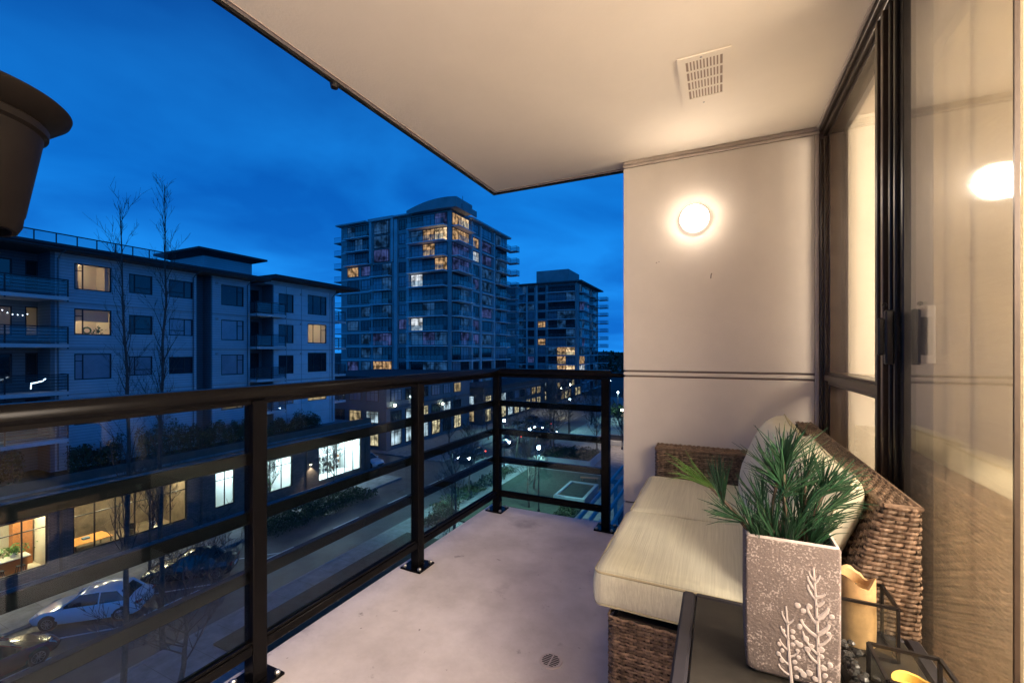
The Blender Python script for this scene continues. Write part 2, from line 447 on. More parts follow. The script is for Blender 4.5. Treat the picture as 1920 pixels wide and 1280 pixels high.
# ================================================================== GROUND AND STREET
GZ = -12.0
struct('ground', MB().box(-900, -300, GZ-1.2, 900, 1500, GZ-0.30), 'ground')
struct('road', MB().box(-30.3, -60, GZ-0.30, -22.3, 130, GZ-0.10), 'asphalt')
m = MB()
m.box(-62, -60, GZ-0.30, -30.5, 36.6, GZ+0.02); m.box(-62, 44.2, GZ-0.30, -30.5, 130, GZ+0.02)
struct('pavement', m, 'paving')
m = MB(); m.box(-62, 36.6, GZ-0.30, -30.3, 44.2, GZ-0.104)
struct('side_road', m, 'asphalt')
m = MB()
m.box(-30.5, -60, GZ-0.30, -30.3, 36.6, GZ+0.03); m.box(-30.5, 44.2, GZ-0.30, -30.3, 130, GZ+0.03); m.box(-22.3, -60, GZ-0.30, -22.1, 130, GZ+0.03)
struct('kerb', m, 'kerb')
struct('plaza_paving', MB().box(-22.1, -60, GZ-0.30, 30, 130, GZ+0.02), 'paving')
m = MB()
for k in range(-4, 20):
    m.box(-26.4, k*6.0, GZ-0.098, -26.28, k*6.0+2.6, GZ-0.094)
for y in (-2, 2.4, 6.8, 11.2, 15.6):
    m.quad((-30.2, y, GZ-.094), (-30.1, y-.08, GZ-.094), (-26.1, y+4.2, GZ-.094), (-26.2, y+4.28, GZ-.094))
for k in range(8):
    m.box(-29.8+k*0.95, 45.5, GZ-0.0975, -29.35+k*0.95, 48.5, GZ-0.0935)
struct('road_markings', m, 'paint_line')
m = MB()
for k in range(62): y = -8+k*1.5; m.box(-35.4, y, GZ+.0202, -30.6, y+.02, GZ+.0232) if not 36.4 < y < 44.4 else None
for k in range(70): m.box(-22.0, -8+k*1.5, GZ+.0202, -10, -8+k*1.5+.02, GZ+.0222)
for x in (-34, -32.6): m.box(x, -8, GZ+.0206, x+.02, 36.4, GZ+.0236)
struct('paving_joints', m, 'asphalt')
m = MB()
for x, y in ((-25.0, 14.0), (-27.5, 33.0), (-24.8, 50.0)): m.lathe([(0, .0), (.34, 0), (.34, -.01)], (x, y, GZ-.092), 20)
for y in (22.0, 38.0): m.box(-22.75, y, GZ-.0975, -22.35, y+.6, GZ-.0905)
struct('manhole_covers', m, 'window_frame')
# lawn areas and soil beds of the plaza
m = MB(); m.box(-20.6, 12, GZ+0.02, -9, 25.5, GZ+0.10); m.box(-19.5, 29, GZ+0.02, -10.5, 46, GZ+0.10)
struct('lawn', m, 'lawn')

def leaf_cloud(mb, boxf, n, size, seed):
    rnd = random.Random(seed)
    for _ in range(n):
        p = boxf(rnd)
        if p is None: continue
        a = Vector((rnd.uniform(-1,1), rnd.uniform(-1,1), rnd.uniform(-.6,1))).normalized()
        b = a.orthogonal().normalized(); b = (Matrix.Rotation(rnd.uniform(0, 2*PI), 3, a) @ b)
        c = a.cross(b); s_ = size*rnd.uniform(.6, 1.3)
        p = Vector(p)
        mb.quad(p - b*s_, p + c*s_*.45, p + b*s_, p - c*s_*.45)
    return mb

def hedge(label, x0, y0, z0, x1, y1, z1, n, seed, size=0.09, group='hedges on the shop roof terrace', name='hedge'):
    t = thing(name, label, 'hedge', ((x0+x1)/2, (y0+y1)/2, z0), group=group)
    n = int(n*1.9)
    def f(r):
        x, y = r.uniform(x0, x1), r.uniform(y0, y1)
        h = (z1-z0)*(0.62 + 0.75*noise.noise(Vector((x*1.3, y*1.1, seed))))
        q = r.random()**0.6
        return (x + r.gauss(0, .08), y + r.gauss(0, .08), z0 + h*q)
    stuff(leaf_cloud(MB(), f, n, size, seed).build('foliage', 'hedge_leaf', t))
    st = MB(); rnd = random.Random(seed)
    for _ in range(int((y1-y0)*3)+3):
        x, y = rnd.uniform(x0, x1), rnd.uniform(y0, y1)
        st.tube([(x, y, z0), (x+rnd.gauss(0,.1), y+rnd.gauss(0,.1), z0+(z1-z0)*.7)], 0.02, 4)
    stuff(st.build('stem', 'bark', t))
    return t

# ================================================================== TREES (bare, winter)
def branch(mb, p, d, L, r, lvl, rnd, up=0.25, spread=0.6, segs=4, kids=(3, 5), minr=0.014):
    pts = [Vector(p)]; rs = [r]; dd = Vector(d).normalized()
    for i in range(segs):
        dd = (dd + Vector((rnd.gauss(0, .10), rnd.gauss(0, .10), rnd.gauss(0, .05) + up*0.12))).normalized()
        pts.append(pts[-1] + dd*L/segs); rs.append(max(minr*.6, r*(1 - 0.72*(i+1)/segs)))
    mb.tube(pts, rs, 5 if lvl > 1 else 3, cap=False)
    if lvl <= 0: return
    for _ in range(rnd.randint(*kids)):
        k = rnd.randint(1, segs); q = pts[k]
        a = Vector((rnd.gauss(0,1), rnd.gauss(0,1), rnd.gauss(0,.5))).normalized()
        nd = (dd*(1-spread*.5) + a*spread + Vector((0,0,up))).normalized()
        branch(mb, q, nd, L*rnd.uniform(.42, .68), max(minr, rs[k]*.62), lvl-1, rnd, up, spread, max(2, segs-1), kids, minr)

def tree_meshes(seed, H, r0, crown0, spread, up, n, lvl, L, mr=.014):
    rnd = random.Random(seed)
    tk = MB(); pts = []; rs = []
    x = y = 0
    for i in range(13):
        f = i/12; pts.append((x, y, H*f)); rs.append(r0*(1-f*.93)+.006)
        x += rnd.gauss(0, .05); y += rnd.gauss(0, .05)
    tk.tube(pts, rs, 8)
    cr_ = MB()
    for k in range(n):
        f = crown0 + (0.98-crown0)*((k+rnd.random())/n)
        i = min(11, int(f*12)); q = Vector(pts[i]).lerp(Vector(pts[i+1]), f*12-i)
        w = rnd.uniform(0, 2*PI)
        d = Vector((math.cos(w)*spread, math.sin(w)*spread, up))
        branch(cr_, q, d, L*(1.15-f*.75)*rnd.uniform(.7, 1.2), r0*(1-f*.9)*.38+.005, lvl, rnd, up=up*.35, spread=.55, minr=mr)
    return tk.mesh('trunk', 'bark', True), cr_.mesh('crown', 'bark')
T_tall = tree_meshes(3, 19.2, 0.105, 0.22, 0.30, 1.0, 36, 2, 2.3, .006)
T_tall2 = tree_meshes(11, 20.0, 0.105, 0.25, 0.24, 1.0, 38, 2, 2.3, .006)
T_a = tree_meshes(5, 7.0, 0.13, 0.26, 0.9, 0.7, 19, 3, 3.0)
T_b = tree_meshes(9, 8.2, 0.14, 0.28, 0.9, 0.8, 20, 3, 3.1)
T_c = tree_meshes(15, 6.0, 0.09, 0.3, 0.7, 0.9, 14, 3, 2.2)
def tree(name, label, ms, x, y, s=1.0, rz=0.0, group='bare street trees below the balcony'):
    t = thing(name, label, 'tree', (x, y, GZ), rz, group); t.scale = (s, s, s)
    place('trunk', ms[0], t, (0,0,0), local=True); place('crown', ms[1], t, (0,0,0), local=True)
    return t
tree('bare_tree', 'tall slender leafless tree rising past the siding apartment roof, left of the two', T_tall, -21.5, 9.1, 0.985)
tree('bare_tree', 'tallest slender leafless tree with bundled upright twigs, right of the two', T_tall2, -22.4, 10.9, 1.03, 1.0)
for lab, ms, x, y, s, rz in [
    ('low leafless tree just outside the first glass panel corner', T_a, -18.5, 9.5, .8, 2.1),
    ('leafless kerbside tree between dark parked car and café', T_c, -31.4, 14.6, .95, .4),
    ('small leafless tree before the brick wall with the sconce', T_c, -31.2, 21.8, .9, 1.7),
    ('leafless tree before the shop with the white lit windows', T_c, -31.3, 28.5, .85, 2.9),
    ('leafless lawn tree whose branches cross behind the corner post', T_b, -17.6, 27.2, .72, .3),
    ('leafless tree on the plaza right of the corner post', T_a, -22.0, 47.5, 1.0, .9),
    ('leafless tree near the centre of the plaza', T_b, -19.6, 54.0, 1.0, 2.0),
    ('leafless tree behind the raised bed on the plaza', T_a, -15.0, 58.0, .9, 3.3),
    ('leafless tree at the far kerb by the lit shopfront', T_b, -21.5, 66.0, 1.05, 4.0),
    ('leafless tree in front of the tower podium shops', T_a, -31.5, 58.0, .95, 5.0),
    ('leafless tree beside the crossing near the tower podium', T_b, -31.6, 47.5, .8, 1.2),
    ('leafless tree by the far headlights down the road', T_a, -21.2, 78.0, 1.1, 2.2),
    ('leafless tree at the right edge of the plaza', T_b, -9.5, 50.0, .95, 0.5),
    ('leafless shrub-like tree low on the near lawn', T_c, -14.5, 22.0, .55, 3.5)]:
    tree('bare_tree', lab, ms, x, y, s, rz)

# ================================================================== WINDOW UNITS
WC = {}
def win_mesh(w, h, cols, rows, fr=0.07, d=0.07):
    key = (round(w,2), round(h,2), tuple(cols), tuple(rows), fr)
    if key in WC: return WC[key]
    m = MB()
    m.box(0, -d, 0, fr, 0.02, h); m.box(w-fr, -d, 0, w, 0.02, h)
    m.box(fr, -d, 0, w-fr, 0.02, fr); m.box(fr, -d, h-fr, w-fr, 0.02, h)
    for c in cols: m.box(c*w-fr*.4, -d*.8, fr, c*w+fr*.4, 0.01, h-fr)
    for (a, b, z) in rows: m.box(max(fr, a*w), -d*.7, z*h-fr*.35, min(w-fr, b*w), 0.01, z*h+fr*.35)
    p = MB().quad((fr*.5, -d*.3, fr*.5), (w-fr*.5, -d*.3, fr*.5), (w-fr*.5, -d*.3, h-fr*.5), (fr*.5, -d*.3, h-fr*.5))
    WC[key] = (m.mesh('window', 'window_frame'), p.mesh('pane', 'pane_dark'))
    return WC[key]
def window(parent, loc, rz, w, h, pane, cols=(), rows=(), fr=0.07, name='window'):
    a, b = win_mesh(w, h, cols, rows, fr)
    o = place(name, a, parent, loc, rz)
    if pane: place('pane', b, o, (0,0,0), 0, 'room_glass' if pane == 'room' else pane, local=True)
    return o

def wall_holes(mb, a0, a1, z0, z1, holes, depth):
    """wall in the local xz plane (outward = -y) with real openings and reveals"""
    xs = sorted({a0, a1, *[h[0] for h in holes], *[h[1] for h in holes]})
    zs = sorted({z0, z1, *[h[2] for h in holes], *[h[3] for h in holes]})
    for i in range(len(xs)-1):
        for k in range(len(zs)-1):
            cx, cz = (xs[i]+xs[i+1])/2, (zs[k]+zs[k+1])/2
            if any(h[0] < cx < h[1] and h[2] < cz < h[3] for h in holes): continue
            mb.quad((xs[i],0,zs[k]), (xs[i+1],0,zs[k]), (xs[i+1],0,zs[k+1]), (xs[i],0,zs[k+1]))
    for (x0, x1, q0, q1) in holes:
        mb.quad((x0,0,q0),(x0,0,q1),(x0,depth,q1),(x0,depth,q0)); mb.quad((x1,0,q0),(x1,depth,q0),(x1,depth,q1),(x1,0,q1))
        mb.quad((x0,0,q0),(x0,depth,q0),(x1,depth,q0),(x1,0,q0)); mb.quad((x0,0,q1),(x1,0,q1),(x1,depth,q1),(x0,depth,q1))
    return mb

# ================================================================== SIDING APARTMENT BUILDING (left)
AX = -37.2
ap = thing('apartment_building', 'four storey siding apartment building with deep eaves and lit windows left of the towers', 'building', (AX, 18, GZ))
P = 2.9
floors = [4.6 - P*k for k in range(4)]        # floor levels: 4.6, 1.7, -1.2, -4.1
RZ = R(90)
def sec(y0, y1, x, wins, m, z0=-6.2, z1=7.45):
    """one wall section of the east front; wins: (ya, yb, dz0, dz1, cols, rows, {row: pane})"""
    holes = []; mb = MB()
    for w in wins:
        for fz in floors:
            if fz + w[2] < z0: continue
            holes.append((w[0]-y0, w[1]-y0, fz+w[2]-z0, fz+w[3]-z0))
    wall_holes(mb, 0, y1-y0, 0, z1-z0, holes, 0.16)
    mb.build('wall', m, ap, loc=(x, y0, z0), rz=RZ)
    for w in wins:
        for k, fz in enumerate(floors):
            if fz + w[2] < z0: continue
            pane = w[6].get(k, 'pane_dark')
            window(ap, (x-0.11, w[0], fz+w[2]), RZ, w[1]-w[0], w[3]-w[2], pane, w[4], w[5], 0.07)
# bay with recessed balconies at the left
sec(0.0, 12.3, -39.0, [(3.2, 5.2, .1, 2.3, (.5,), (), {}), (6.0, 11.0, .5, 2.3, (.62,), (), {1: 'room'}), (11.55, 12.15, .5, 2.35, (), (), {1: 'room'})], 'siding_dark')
mb = MB(); mb.box(-39, 12.1, -6.2, AX-.002, 12.3, 7.45); mb.build('wall', 'siding_dark', ap)
sec(12.3, 15.6, AX, [(13.2, 15.1, .62, 2.3, (.23,), ((0,.23,.72),), {0: 'room', 1: 'room', 2: 'pane_blind', 3: 'room'})], 'siding')
sec(15.6, 20.45, AX-.08, [(16.1, 17.5, .75, 2.1, (.25,), ((.25,1,.3),), {0:'pane_dark', 1: 'pane_dark', 2: 'pane_blind'}), (18.55, 20.2, .75, 2.05, (.65,), ((0,.65,.3),), {1: 'pane_blind', 2: 'pane_dark', 3: 'win_warm'})], 'siding')
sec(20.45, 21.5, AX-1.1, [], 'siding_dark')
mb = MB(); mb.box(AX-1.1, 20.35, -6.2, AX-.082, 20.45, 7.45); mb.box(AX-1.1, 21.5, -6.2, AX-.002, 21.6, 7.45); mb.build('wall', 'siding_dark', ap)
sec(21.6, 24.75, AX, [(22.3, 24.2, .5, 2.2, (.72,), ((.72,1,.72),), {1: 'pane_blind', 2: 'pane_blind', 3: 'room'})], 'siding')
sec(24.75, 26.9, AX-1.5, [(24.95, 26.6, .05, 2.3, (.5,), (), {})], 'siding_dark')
mb = MB(); mb.box(AX-1.5, 24.65, -6.2, AX-.002, 24.75, 7.45); mb.box(AX-1.5, 26.9, -6.2, AX-.002, 27.0, 7.45); mb.build('wall', 'siding_dark', ap)
sec(27.0, 33.9, AX, [(27.5, 29.1, .35, 2.1, (.6,), (), {1:'pane_dark', 3: 'pane_blind'}), (30.7, 33.0, .4, 2.35, (.3, .72), ((.72,1,.7),), {1: 'room', 3: 'win_warm'})], 'panel_light')
# north end, back, core
mb = MB(); mb.box(-54, 33.9, -6.2, AX, 34.1, 7.45); mb.box(-54, -.2, -6.2, -53.8, 33.9, 7.45); mb.box(-54, -.4, -6.2, AX, -.2, 7.45)
mb.build('wall', 'siding', ap)
mb = MB()
for z in floors + [-6.9]: mb.box(-53.7, -.1, z-.3, -39.3, 33.8, z-.05)
mb.build('floor_slab', 'concrete_dark', ap)
for y, x in ((12.42, AX), (20.2, AX-.08), (24.5, AX), (33.7, AX)):
    MB().tube([(x+.06, y, -6.1), (x+.06, y, 7.0), (x+.5, y, 7.3), (x+1.1, y, 7.42)], .045, 6).build('downpipe', 'siding_dark', ap)
for k, fz in enumerate(floors):
    for y, x in ((15.35, AX), (17.95, AX-.08), (21.85, AX), (29.8, AX)): MB().rbox(x, y, fz+2.15, x+.06, y+.2, fz+2.35, .01).build('wall_vent', 'facade_light', ap)
for y in (28.3, 29.95, 33.4): MB().box(AX, y, -6.1, AX+.012, y+.03, 7.4).build('panel_joint', 'siding_dark', ap)
# belt courses at each storey
for z in floors[:-1]:
    for (y0, y1, x) in ((12.3, 15.6, AX), (15.6, 20.35, AX-.08), (21.6, 24.65, AX), (27.0, 33.9, AX)):
        MB().box(x, y0+.002, z-.32, x+.035, y1-.002, z-.22).build('belt_course', 'facade_light', ap)
# lit rooms behind the lit openings
def room(parent, y0, y1, z0, z1, x, depth, wallm, lamp, seed=0, extra=True):
    rnd = random.Random(seed)
    m = MB(); xb = x-depth
    m.quad((x,y0,z0),(xb,y0,z0),(xb,y0,z1),(x,y0,z1)); m.quad((x,y1,z0),(x,y1,z1),(xb,y1,z1),(xb,y1,z0))
    m.quad((xb,y0,z0),(xb,y1,z0),(xb,y1,z1),(xb,y0,z1)); m.quad((x,y0,z1),(xb,y0,z1),(xb,y1,z1),(x,y1,z1)); m.quad((x,y0,z0),(x,y1,z0),(xb,y1,z0),(xb,y0,z0))
    r_ = m.build('room', wallm, parent)
    yc = (y0+y1)/2 + rnd.uniform(-.2, .4)*(y1-y0)*.5
    l_ = MB().lathe([(0, -.06), (.06, -.05), (.09, 0), (.06, .04), (0, .05)], (x-depth*.75, yc, z1-.35), 10).build('ceiling_light', lamp, r_)
    if extra:
        f = MB()
        f.box(xb+.05, y0+.2, z0, xb+.4, y0+.7, z0+rnd.uniform(1.0, 1.4)); f.box(xb+.02, yc-.3, z1-1.3, xb+.06, yc+.2, z1-.8)
        f.build('furniture', 'wood', r_)
    return r_
emis('room_bulb', (1.0, 0.74, 0.46), 120); emis('room_bulb_strong', (1.0, 0.78, 0.50), 260)
for (y0, y1, k, x, lampm, zlo, zhi) in ((12.9, 15.5, 0, AX-.17, 'room_bulb', .1, 2.6), (12.9, 15.5, 1, AX-.17, 'room_bulb_strong', .1, 2.6), (12.9, 15.5, 3, AX-.17, 'room_bulb', .1, 2.6),
                             (22.0, 24.5, 3, AX-.17, 'room_bulb', .1, 2.6), (30.4, 33.4, 1, AX-.17, 'room_bulb_strong', .1, 2.6),
                             (5.7, 12.25, 1, -39.17, 'room_bulb', .1, 2.6)):
    room(ap, y0, y1, floors[k]+zlo, floors[k]+zhi, x, 3.0, 'interior_paint', lampm, int(y0*7+k))
MB().box(AX-.30, 13.25, 3.2, AX-.28, 15.05, 3.95).build('roller_blind', 'shade_fabric', ap)
for (y, z, w_) in ((13.3, 5.3, .16), (14.85, 5.3, .2), (30.75, 2.15, .2), (22.35, -3.55, .25)): MB().box(AX-.32, y, z, AX-.28, y+w_, z+1.6).build('curtain', 'shade_fabric', ap)
MB().tube([(AX-.35, 13.95+.2*math.cos(a*.7), 2.62+.2*math.sin(a*.7)) for a in range(10)], .05, 6).build('wreath', 'leaf_green', ap)
stuff(leaf_cloud(MB(), lambda r: (AX-.45+r.gauss(0,.05), 14.55+r.gauss(0,.12), 2.6+r.gauss(0,.12)), 60, .09, 4).build('sill_plant', 'leaf_green', ap))
MB().box(-40.1, 14.0, 5.0, -40.0, 14.4, 6.1).build('picture_frame', 'window_frame', ap)
# balconies
def far_balcony(parent, x0, x1, y0, y1, z, h=1.07, posts=4, glassm='far_rail_glass', bars=True):
    b = MB().box(x0, y0, z-.22, x1, y1, z).build('balcony_slab', 'concrete_light', parent)
    r_ = MB()
    r_.box(x1-.09, y0, z+h-.06, x1-.03, y1, z+h); 
    for s_ in (y0, y1-.06): r_.box(x0, s_, z+h-.06, x1-.09, s_+.06, z+h)
    for i in range(posts):
        y = y0 + (y1-y0-.06)*i/(posts-1); r_.box(x1-.09, y, z-.3, x1-.03, y+.06, z+h-.06)
    if bars:
        for q in (.12, .3, .48, .66, .84): r_.box(x1-.08, y0, z+q*h, x1-.05, y1, z+q*h+.035)
    r_.build('railing', 'window_frame', b)
    g = MB(); g.quad((x1-.06, y0+.05, z+.1), (x1-.06, y1-.05, z+.1), (x1-.06, y1-.05, z+h-.1), (x1-.06, y0+.05, z+h-.1))
    g.quad((x0, y1-.03, z+.1), (x1-.09, y1-.03, z+.1), (x1-.09, y1-.03, z+h-.1), (x0, y1-.03, z+h-.1))
    g.quad((x0, y0+.03, z+.1), (x1-.09, y0+.03, z+.1), (x1-.09, y0+.03, z+h-.1), (x0, y0+.03, z+h-.1))
    g.build('glass_panel', glassm, b)
    return b
for z in floors:
    far_balcony(ap, -38.99, -36.25, 2.0, 12.62, z, posts=5)
    far_balcony(ap, -38.69, -36.3, 24.78, 27.6, z, posts=3)
    far_balcony(ap, -41.2, -37.6, 34.12, 36.0, z, posts=3)
# string lights and a little animal silhouette light on the balconies
s_ = MB()
for i in range(34):
    y = 4.6 + i*.21; s_.lathe([(0,-.03),(.03,0),(0,.03)], (-38.6, y, 3.85 - .35*abs(math.sin(i*.35)) - .1*random.random()), 5)
tag(s_.build('string_lights', 'string_light'), 'string of small white lights hanging over a balcony of the siding apartment building', 'string lights')
s_ = MB(); s_.tube([(-36.36, 11.0, -.62), (-36.36, 11.2, -.6), (-36.36, 11.5, -.5), (-36.36, 11.62, -.38)], .03, 5)
s_.tube([(-36.36, 11.02, -.62), (-36.36, 11.0, -.95)], .025, 5)
tag(s_.build('rope_light', 'string_light'), 'short glowing rope light tied to the lowest visible siding building balcony', 'light')
# roof, eaves
def eave(x0, x1, y0, y1, z, th=.26):
    m = MB().box(x0, y0, z, x1, y1, z+th); m.box(x0, y0, z+th, x1-.15, y1-.15, z+th+.08)
    return m.build('roof', 'roofing', ap)
rf = eave(-54.5, -36.0, -1.2, 25.9, 7.46)
MB().box(-53.9, 0, 7.40, -36.2, 25.6, 7.458).build('soffit', 'soffit', rf)
MB().tube([(-35.98, -1.2, 7.6), (-35.98, 25.9, 7.6)], .05, 6).build('gutter', 'window_frame', rf)
rf2 = eave(-54.5, -35.8, 26.3, 36.3, 7.86)
MB().box(-53, 26.1, 7.40, AX+.02, 34.2, 7.86).build('wall', 'siding', ap)
MB().box(-53, 26.1, 7.80, -36.4, 36.0, 7.858).build('soffit', 'soffit', rf2)
MB().tube([(-35.78, 26.3, 8.0), (-35.78, 36.3, 8.0)], .05, 6).build('gutter', 'window_frame', rf2)
ph = MB().box(-46.4, 23.2, 7.8, -41.2, 27.6, 9.75).build('penthouse', 'siding', ap)
m = MB()
a = [(-46.4+.0,23.2,9.75),(-41.2,23.2,9.75),(-41.2,27.6,9.75),(-46.4,27.6,9.75)]
b = [(-47.4,22.3,10.1),(-40.3,22.3,10.1),(-40.3,28.6,10.1),(-47.4,28.6,10.1)]
c = [(x, y, 10.28) for x, y, z in b]; d_ = [(-45.6,24.0,10.62),(-42.0,24.0,10.62),(-42.0,27.0,10.62),(-45.6,27.0,10.62)]
m.v = a+b+c+d_
for k in (0, 4, 8):
    for j in range(4): m.f.append((k+j, k+(j+1)%4, k+4+(j+1)%4, k+4+j))
m.f.append((12,13,14,15))
m.build('roof', 'roofing', ph)
m = MB(); 
for i in range(12):
    y = 7.6 + i*1.0; m.box(-38.02, y, 7.8, -37.96, y+.05, 8.72)
m.box(-38.03, 7.6, 8.70, -37.95, 18.65, 8.76); m.box(-38.02, 7.6, 7.9, -37.96, 18.65, 7.95)
rr_ = m.build('roof_railing', 'window_frame', ap)
MB().quad((-38, 7.6, 7.95), (-38, 18.6, 7.95), (-38, 18.6, 8.7), (-38, 7.6, 8.7)).build('glass_panel', 'far_rail_glass', rr_)

# ------------------------------------------------------------------ shop podium under it
PX = -35.8
pod = thing('shop_row', 'brick shop row with lit storefronts below the siding apartment building', 'building', (PX, 18, GZ))
shops = [(5.2, 11.55, -11.35, -8.35), (12.65, 19.0, -11.2, -8.25), (21.0, 22.55, -11.1, -8.3), (24.6, 27.9, -11.2, -8.35), (30.85, 36.5, -11.6, -8.15)]
mb = MB(); wall_holes(mb, 0, 37.9, 0, -8.0-GZ, [(a0, a1, z0-GZ, z1-GZ) for a0, a1, z0, z1 in shops], .3)
mb.build('wall', 'brick_grey', pod, loc=(PX, 0, GZ), rz=RZ)
MB().box(-54, 37.5, GZ, PX-.004, 37.9, -8.0).build('wall', 'brick_grey', pod)
MB().box(-54, -.5, GZ, PX-.004, -.1, -8.0).build('wall', 'brick_grey', pod)
MB().box(-54, -.5, -7.98, PX+.35, 37.95, -6.9).build('fascia', 'fascia_brown', pod)
MB().box(-54, -.5, -6.898, PX+.15, 37.9, -6.75).build('roof', 'paving', pod)
MB().box(PX-.25, -.5, -6.748, PX+.12, 37.88, -6.2).build('parapet', 'fascia_brown', pod)
mats_sh = ['shop_warm', 'shop_warm', 'shop_white', 'shop_white', 'shop_white']
for i, (a0, a1, z0, z1) in enumerate(shops):
    dep = 4.5
    r_ = room(pod, a0-.4, a1+.4, GZ+.03, -8.05, PX-.31, dep, ['interior_paint','cafe_dark','white_paint','white_paint','white_paint'][i], 'shop_warm' if i < 2 else 'shop_white', i+20, extra=False)
    for q in range(int((a1-a0)//1.4)+1):
        yy = a0+.5+q*1.4
        if yy < a1: MB().box(PX-2.4, yy, -8.14, PX-1.6, yy+.5, -8.09).build('light_panel', mats_sh[i], r_)
    n = max(2, round((a1-a0)/1.1)); cols = tuple(k/n for k in range(1, n))
    w = window(pod, (PX-.14, a0, z0), RZ, a1-a0, z1-z0, None, cols, ((0, 1, .76),), 0.08)
    MB().quad((.03,-.03,.03), (a1-a0-.03,-.03,.03), (a1-a0-.03,-.03,z1-z0-.03), (.03,-.03,z1-z0-.03)).build('pane', 'shop_glass', w, loc=(0,0,0), local=True)
# pilaster joints and awning lines on the fascia
for y in (12.1, 20.0, 23.5, 29.4): MB().box(PX-.002, y-.06, GZ+.03, PX+.06, y+.06, -7.99).build('pilaster', 'fascia_brown', pod)
for y in (4.2, 37.2): MB().box(PX-.002, y-.2, GZ+.03, PX+.10, y+.2, -7.99).build('pilaster', 'fascia_brown', pod)
# sconce
t = thing('wall_sconce', 'glowing downward wall sconce on the brick wall between two lit shops', 'wall light', (PX+.06, 29.85, -9.5))
MB().rbox(PX+.005, 29.78, -9.62, PX+.12, 29.92, -9.35).build('housing', 'window_frame', t)
MB().box(PX+.02, 29.80, -9.66, PX+.11, 29.90, -9.622).build('lens', 'street_glow_warm', t)
L = bpy.data.lights.new('sconce_light', 'SPOT'); L.energy = 260; L.color = (1, .65, .4); L.spot_size = R(95); L.shadow_soft_size = .04
lo = bpy.data.objects.new('sconce_light', L); COL.objects.link(lo); lo.location = (PX+.2, 29.85, -9.7); lo.rotation_euler = (R(0), R(-12), 0)

# café furniture
def stool(x, y, z, label):
    t = thing('bar_stool', label, 'stool', (x, y, z), group='black bar stools in the café')
    MB().rbox(-.17, -.17, .70, .17, .17, .74).build('seat', 'window_frame', t, loc=(0,0,0), local=True)
    for sx in (-1, 1):
        for sy in (-1, 1):
            MB().tube([(sx*.13, sy*.13, .7), (sx*.21, sy*.21, 0)], .018, 5).build('leg', 'window_frame', t, loc=(0,0,0), local=True)
    m = MB()
    for sx, sy, ex, ey in ((-1,-1,1,-1), (1,-1,1,1), (1,1,-1,1), (-1,1,-1,-1)): m.tube([(sx*.185, sy*.185, .25), (ex*.185, ey*.185, .25)], .012, 4)
    m.build('footrest', 'window_frame', t, loc=(0,0,0), local=True)
FZ = GZ+.035
stool(-36.9, 9.9, FZ, 'black metal bar stool at the café counter, nearer the left frame edge')
stool(-36.9, 10.75, FZ, 'black metal bar stool at the café counter, under the potted plant')
t = thing('cafe_counter', 'wood fronted counter with pale top inside the café', 'counter', (-38, 8.5, FZ))
MB().box(-38.0, 5.4, FZ, -37.5, 11.2, FZ+1.0).build('front_panel', 'wood', t)
MB().box(-38.15, 5.3, FZ+1.0, -37.3, 11.3, FZ+1.06).build('counter_top', 'white_paint', t)
t = thing('back_bar', 'pale shelving wall with bottles behind the café counter', 'shelf', (-40.3, 8.5, FZ))
for z in (1.2, 1.7, 2.2, 2.7): MB().box(-40.6, 5.6, FZ+z, -40.25, 10.2, FZ+z+.05).build('shelf', 'wood', t)
for j in range(40):
    x, y, z = -40.4, 5.8+random.random()*4.2, FZ+random.choice((1.25, 1.75, 2.25))
    MB().lathe([(.05,0),(.05,.2),(.02,.26),(.02,.34),(0,.34)], (x, y, z), 6).build('bottle', random.choice(['wood_orange','pane_dark','white_paint','leaf_green']), t)
t = thing('potted_plant', 'leafy green plant standing on the café counter', 'plant', (-37.7, 10.7, FZ+1.06))
MB().lathe([(.0,0),(.14,0),(.18,.28),(.16,.28),(0,.26)], (-37.7, 10.7, FZ+1.062), 10).build('pot', 'white_paint', t)
stuff(leaf_cloud(MB(), lambda r: (-37.7+r.gauss(0,.2), 10.7+r.gauss(0,.28), FZ+1.5+r.gauss(0,.13)), 160, .11, 4).build('foliage', 'leaf_green', t))
MB().box(-39.5, 11.0, FZ, -38.9, 11.85, FZ+3.4).build('wood_partition', 'wood', pod)
t = thing('dining_table', 'orange wood table with a blue box on it behind the second shop window', 'table', (-38.0, 14.4, FZ))
MB().rbox(-38.8, 13.2, FZ+.72, -37.2, 15.2, FZ+.77).build('tabletop', 'wood_orange', t)
for x in (-38.7, -37.3):
    for y in (13.3, 15.1): MB().box(x-.03, y-.03, FZ, x+.03, y+.03, FZ+.72).build('leg', 'window_frame', t)
mat('blue_card', (.12, .25, .4), .5)
tag(MB().rbox(-38.2, 13.9, FZ+.775, -37.9, 14.25, FZ+.88).build('blue_box', 'blue_card'), 'small blue box lying on the orange wood table', 'box')
for j, (x, y, lab) in enumerate([(-37.0, 15.9, 'dark chair right of the orange table'), (-38.2, 16.6, 'dark chair beyond the orange table'), (-37.2, 17.6, 'pale chair near the shop window'), (-39.4, 12.9, 'dark chair left behind the orange table')]):
    t = thing('shop_chair', lab, 'chair', (x, y, FZ), j*.9, group='chairs in the second shop')
    mm = 'white_paint' if j == 2 else 'window_frame'
    MB().rbox(-.22,-.22,.42,.22,.22,.46).build('seat', mm, t, loc=(0,0,0), local=True)
    MB().rbox(-.22,.19,.46,.22,.22,.85).build('backrest', mm, t, loc=(0,0,0), local=True)
    for sx in (-.19,.19):
        for sy in (-.19,.19): MB().box(sx-.015, sy-.015, 0, sx+.015, sy+.015, .42).build('leg', mm, t, loc=(0,0,0), local=True)
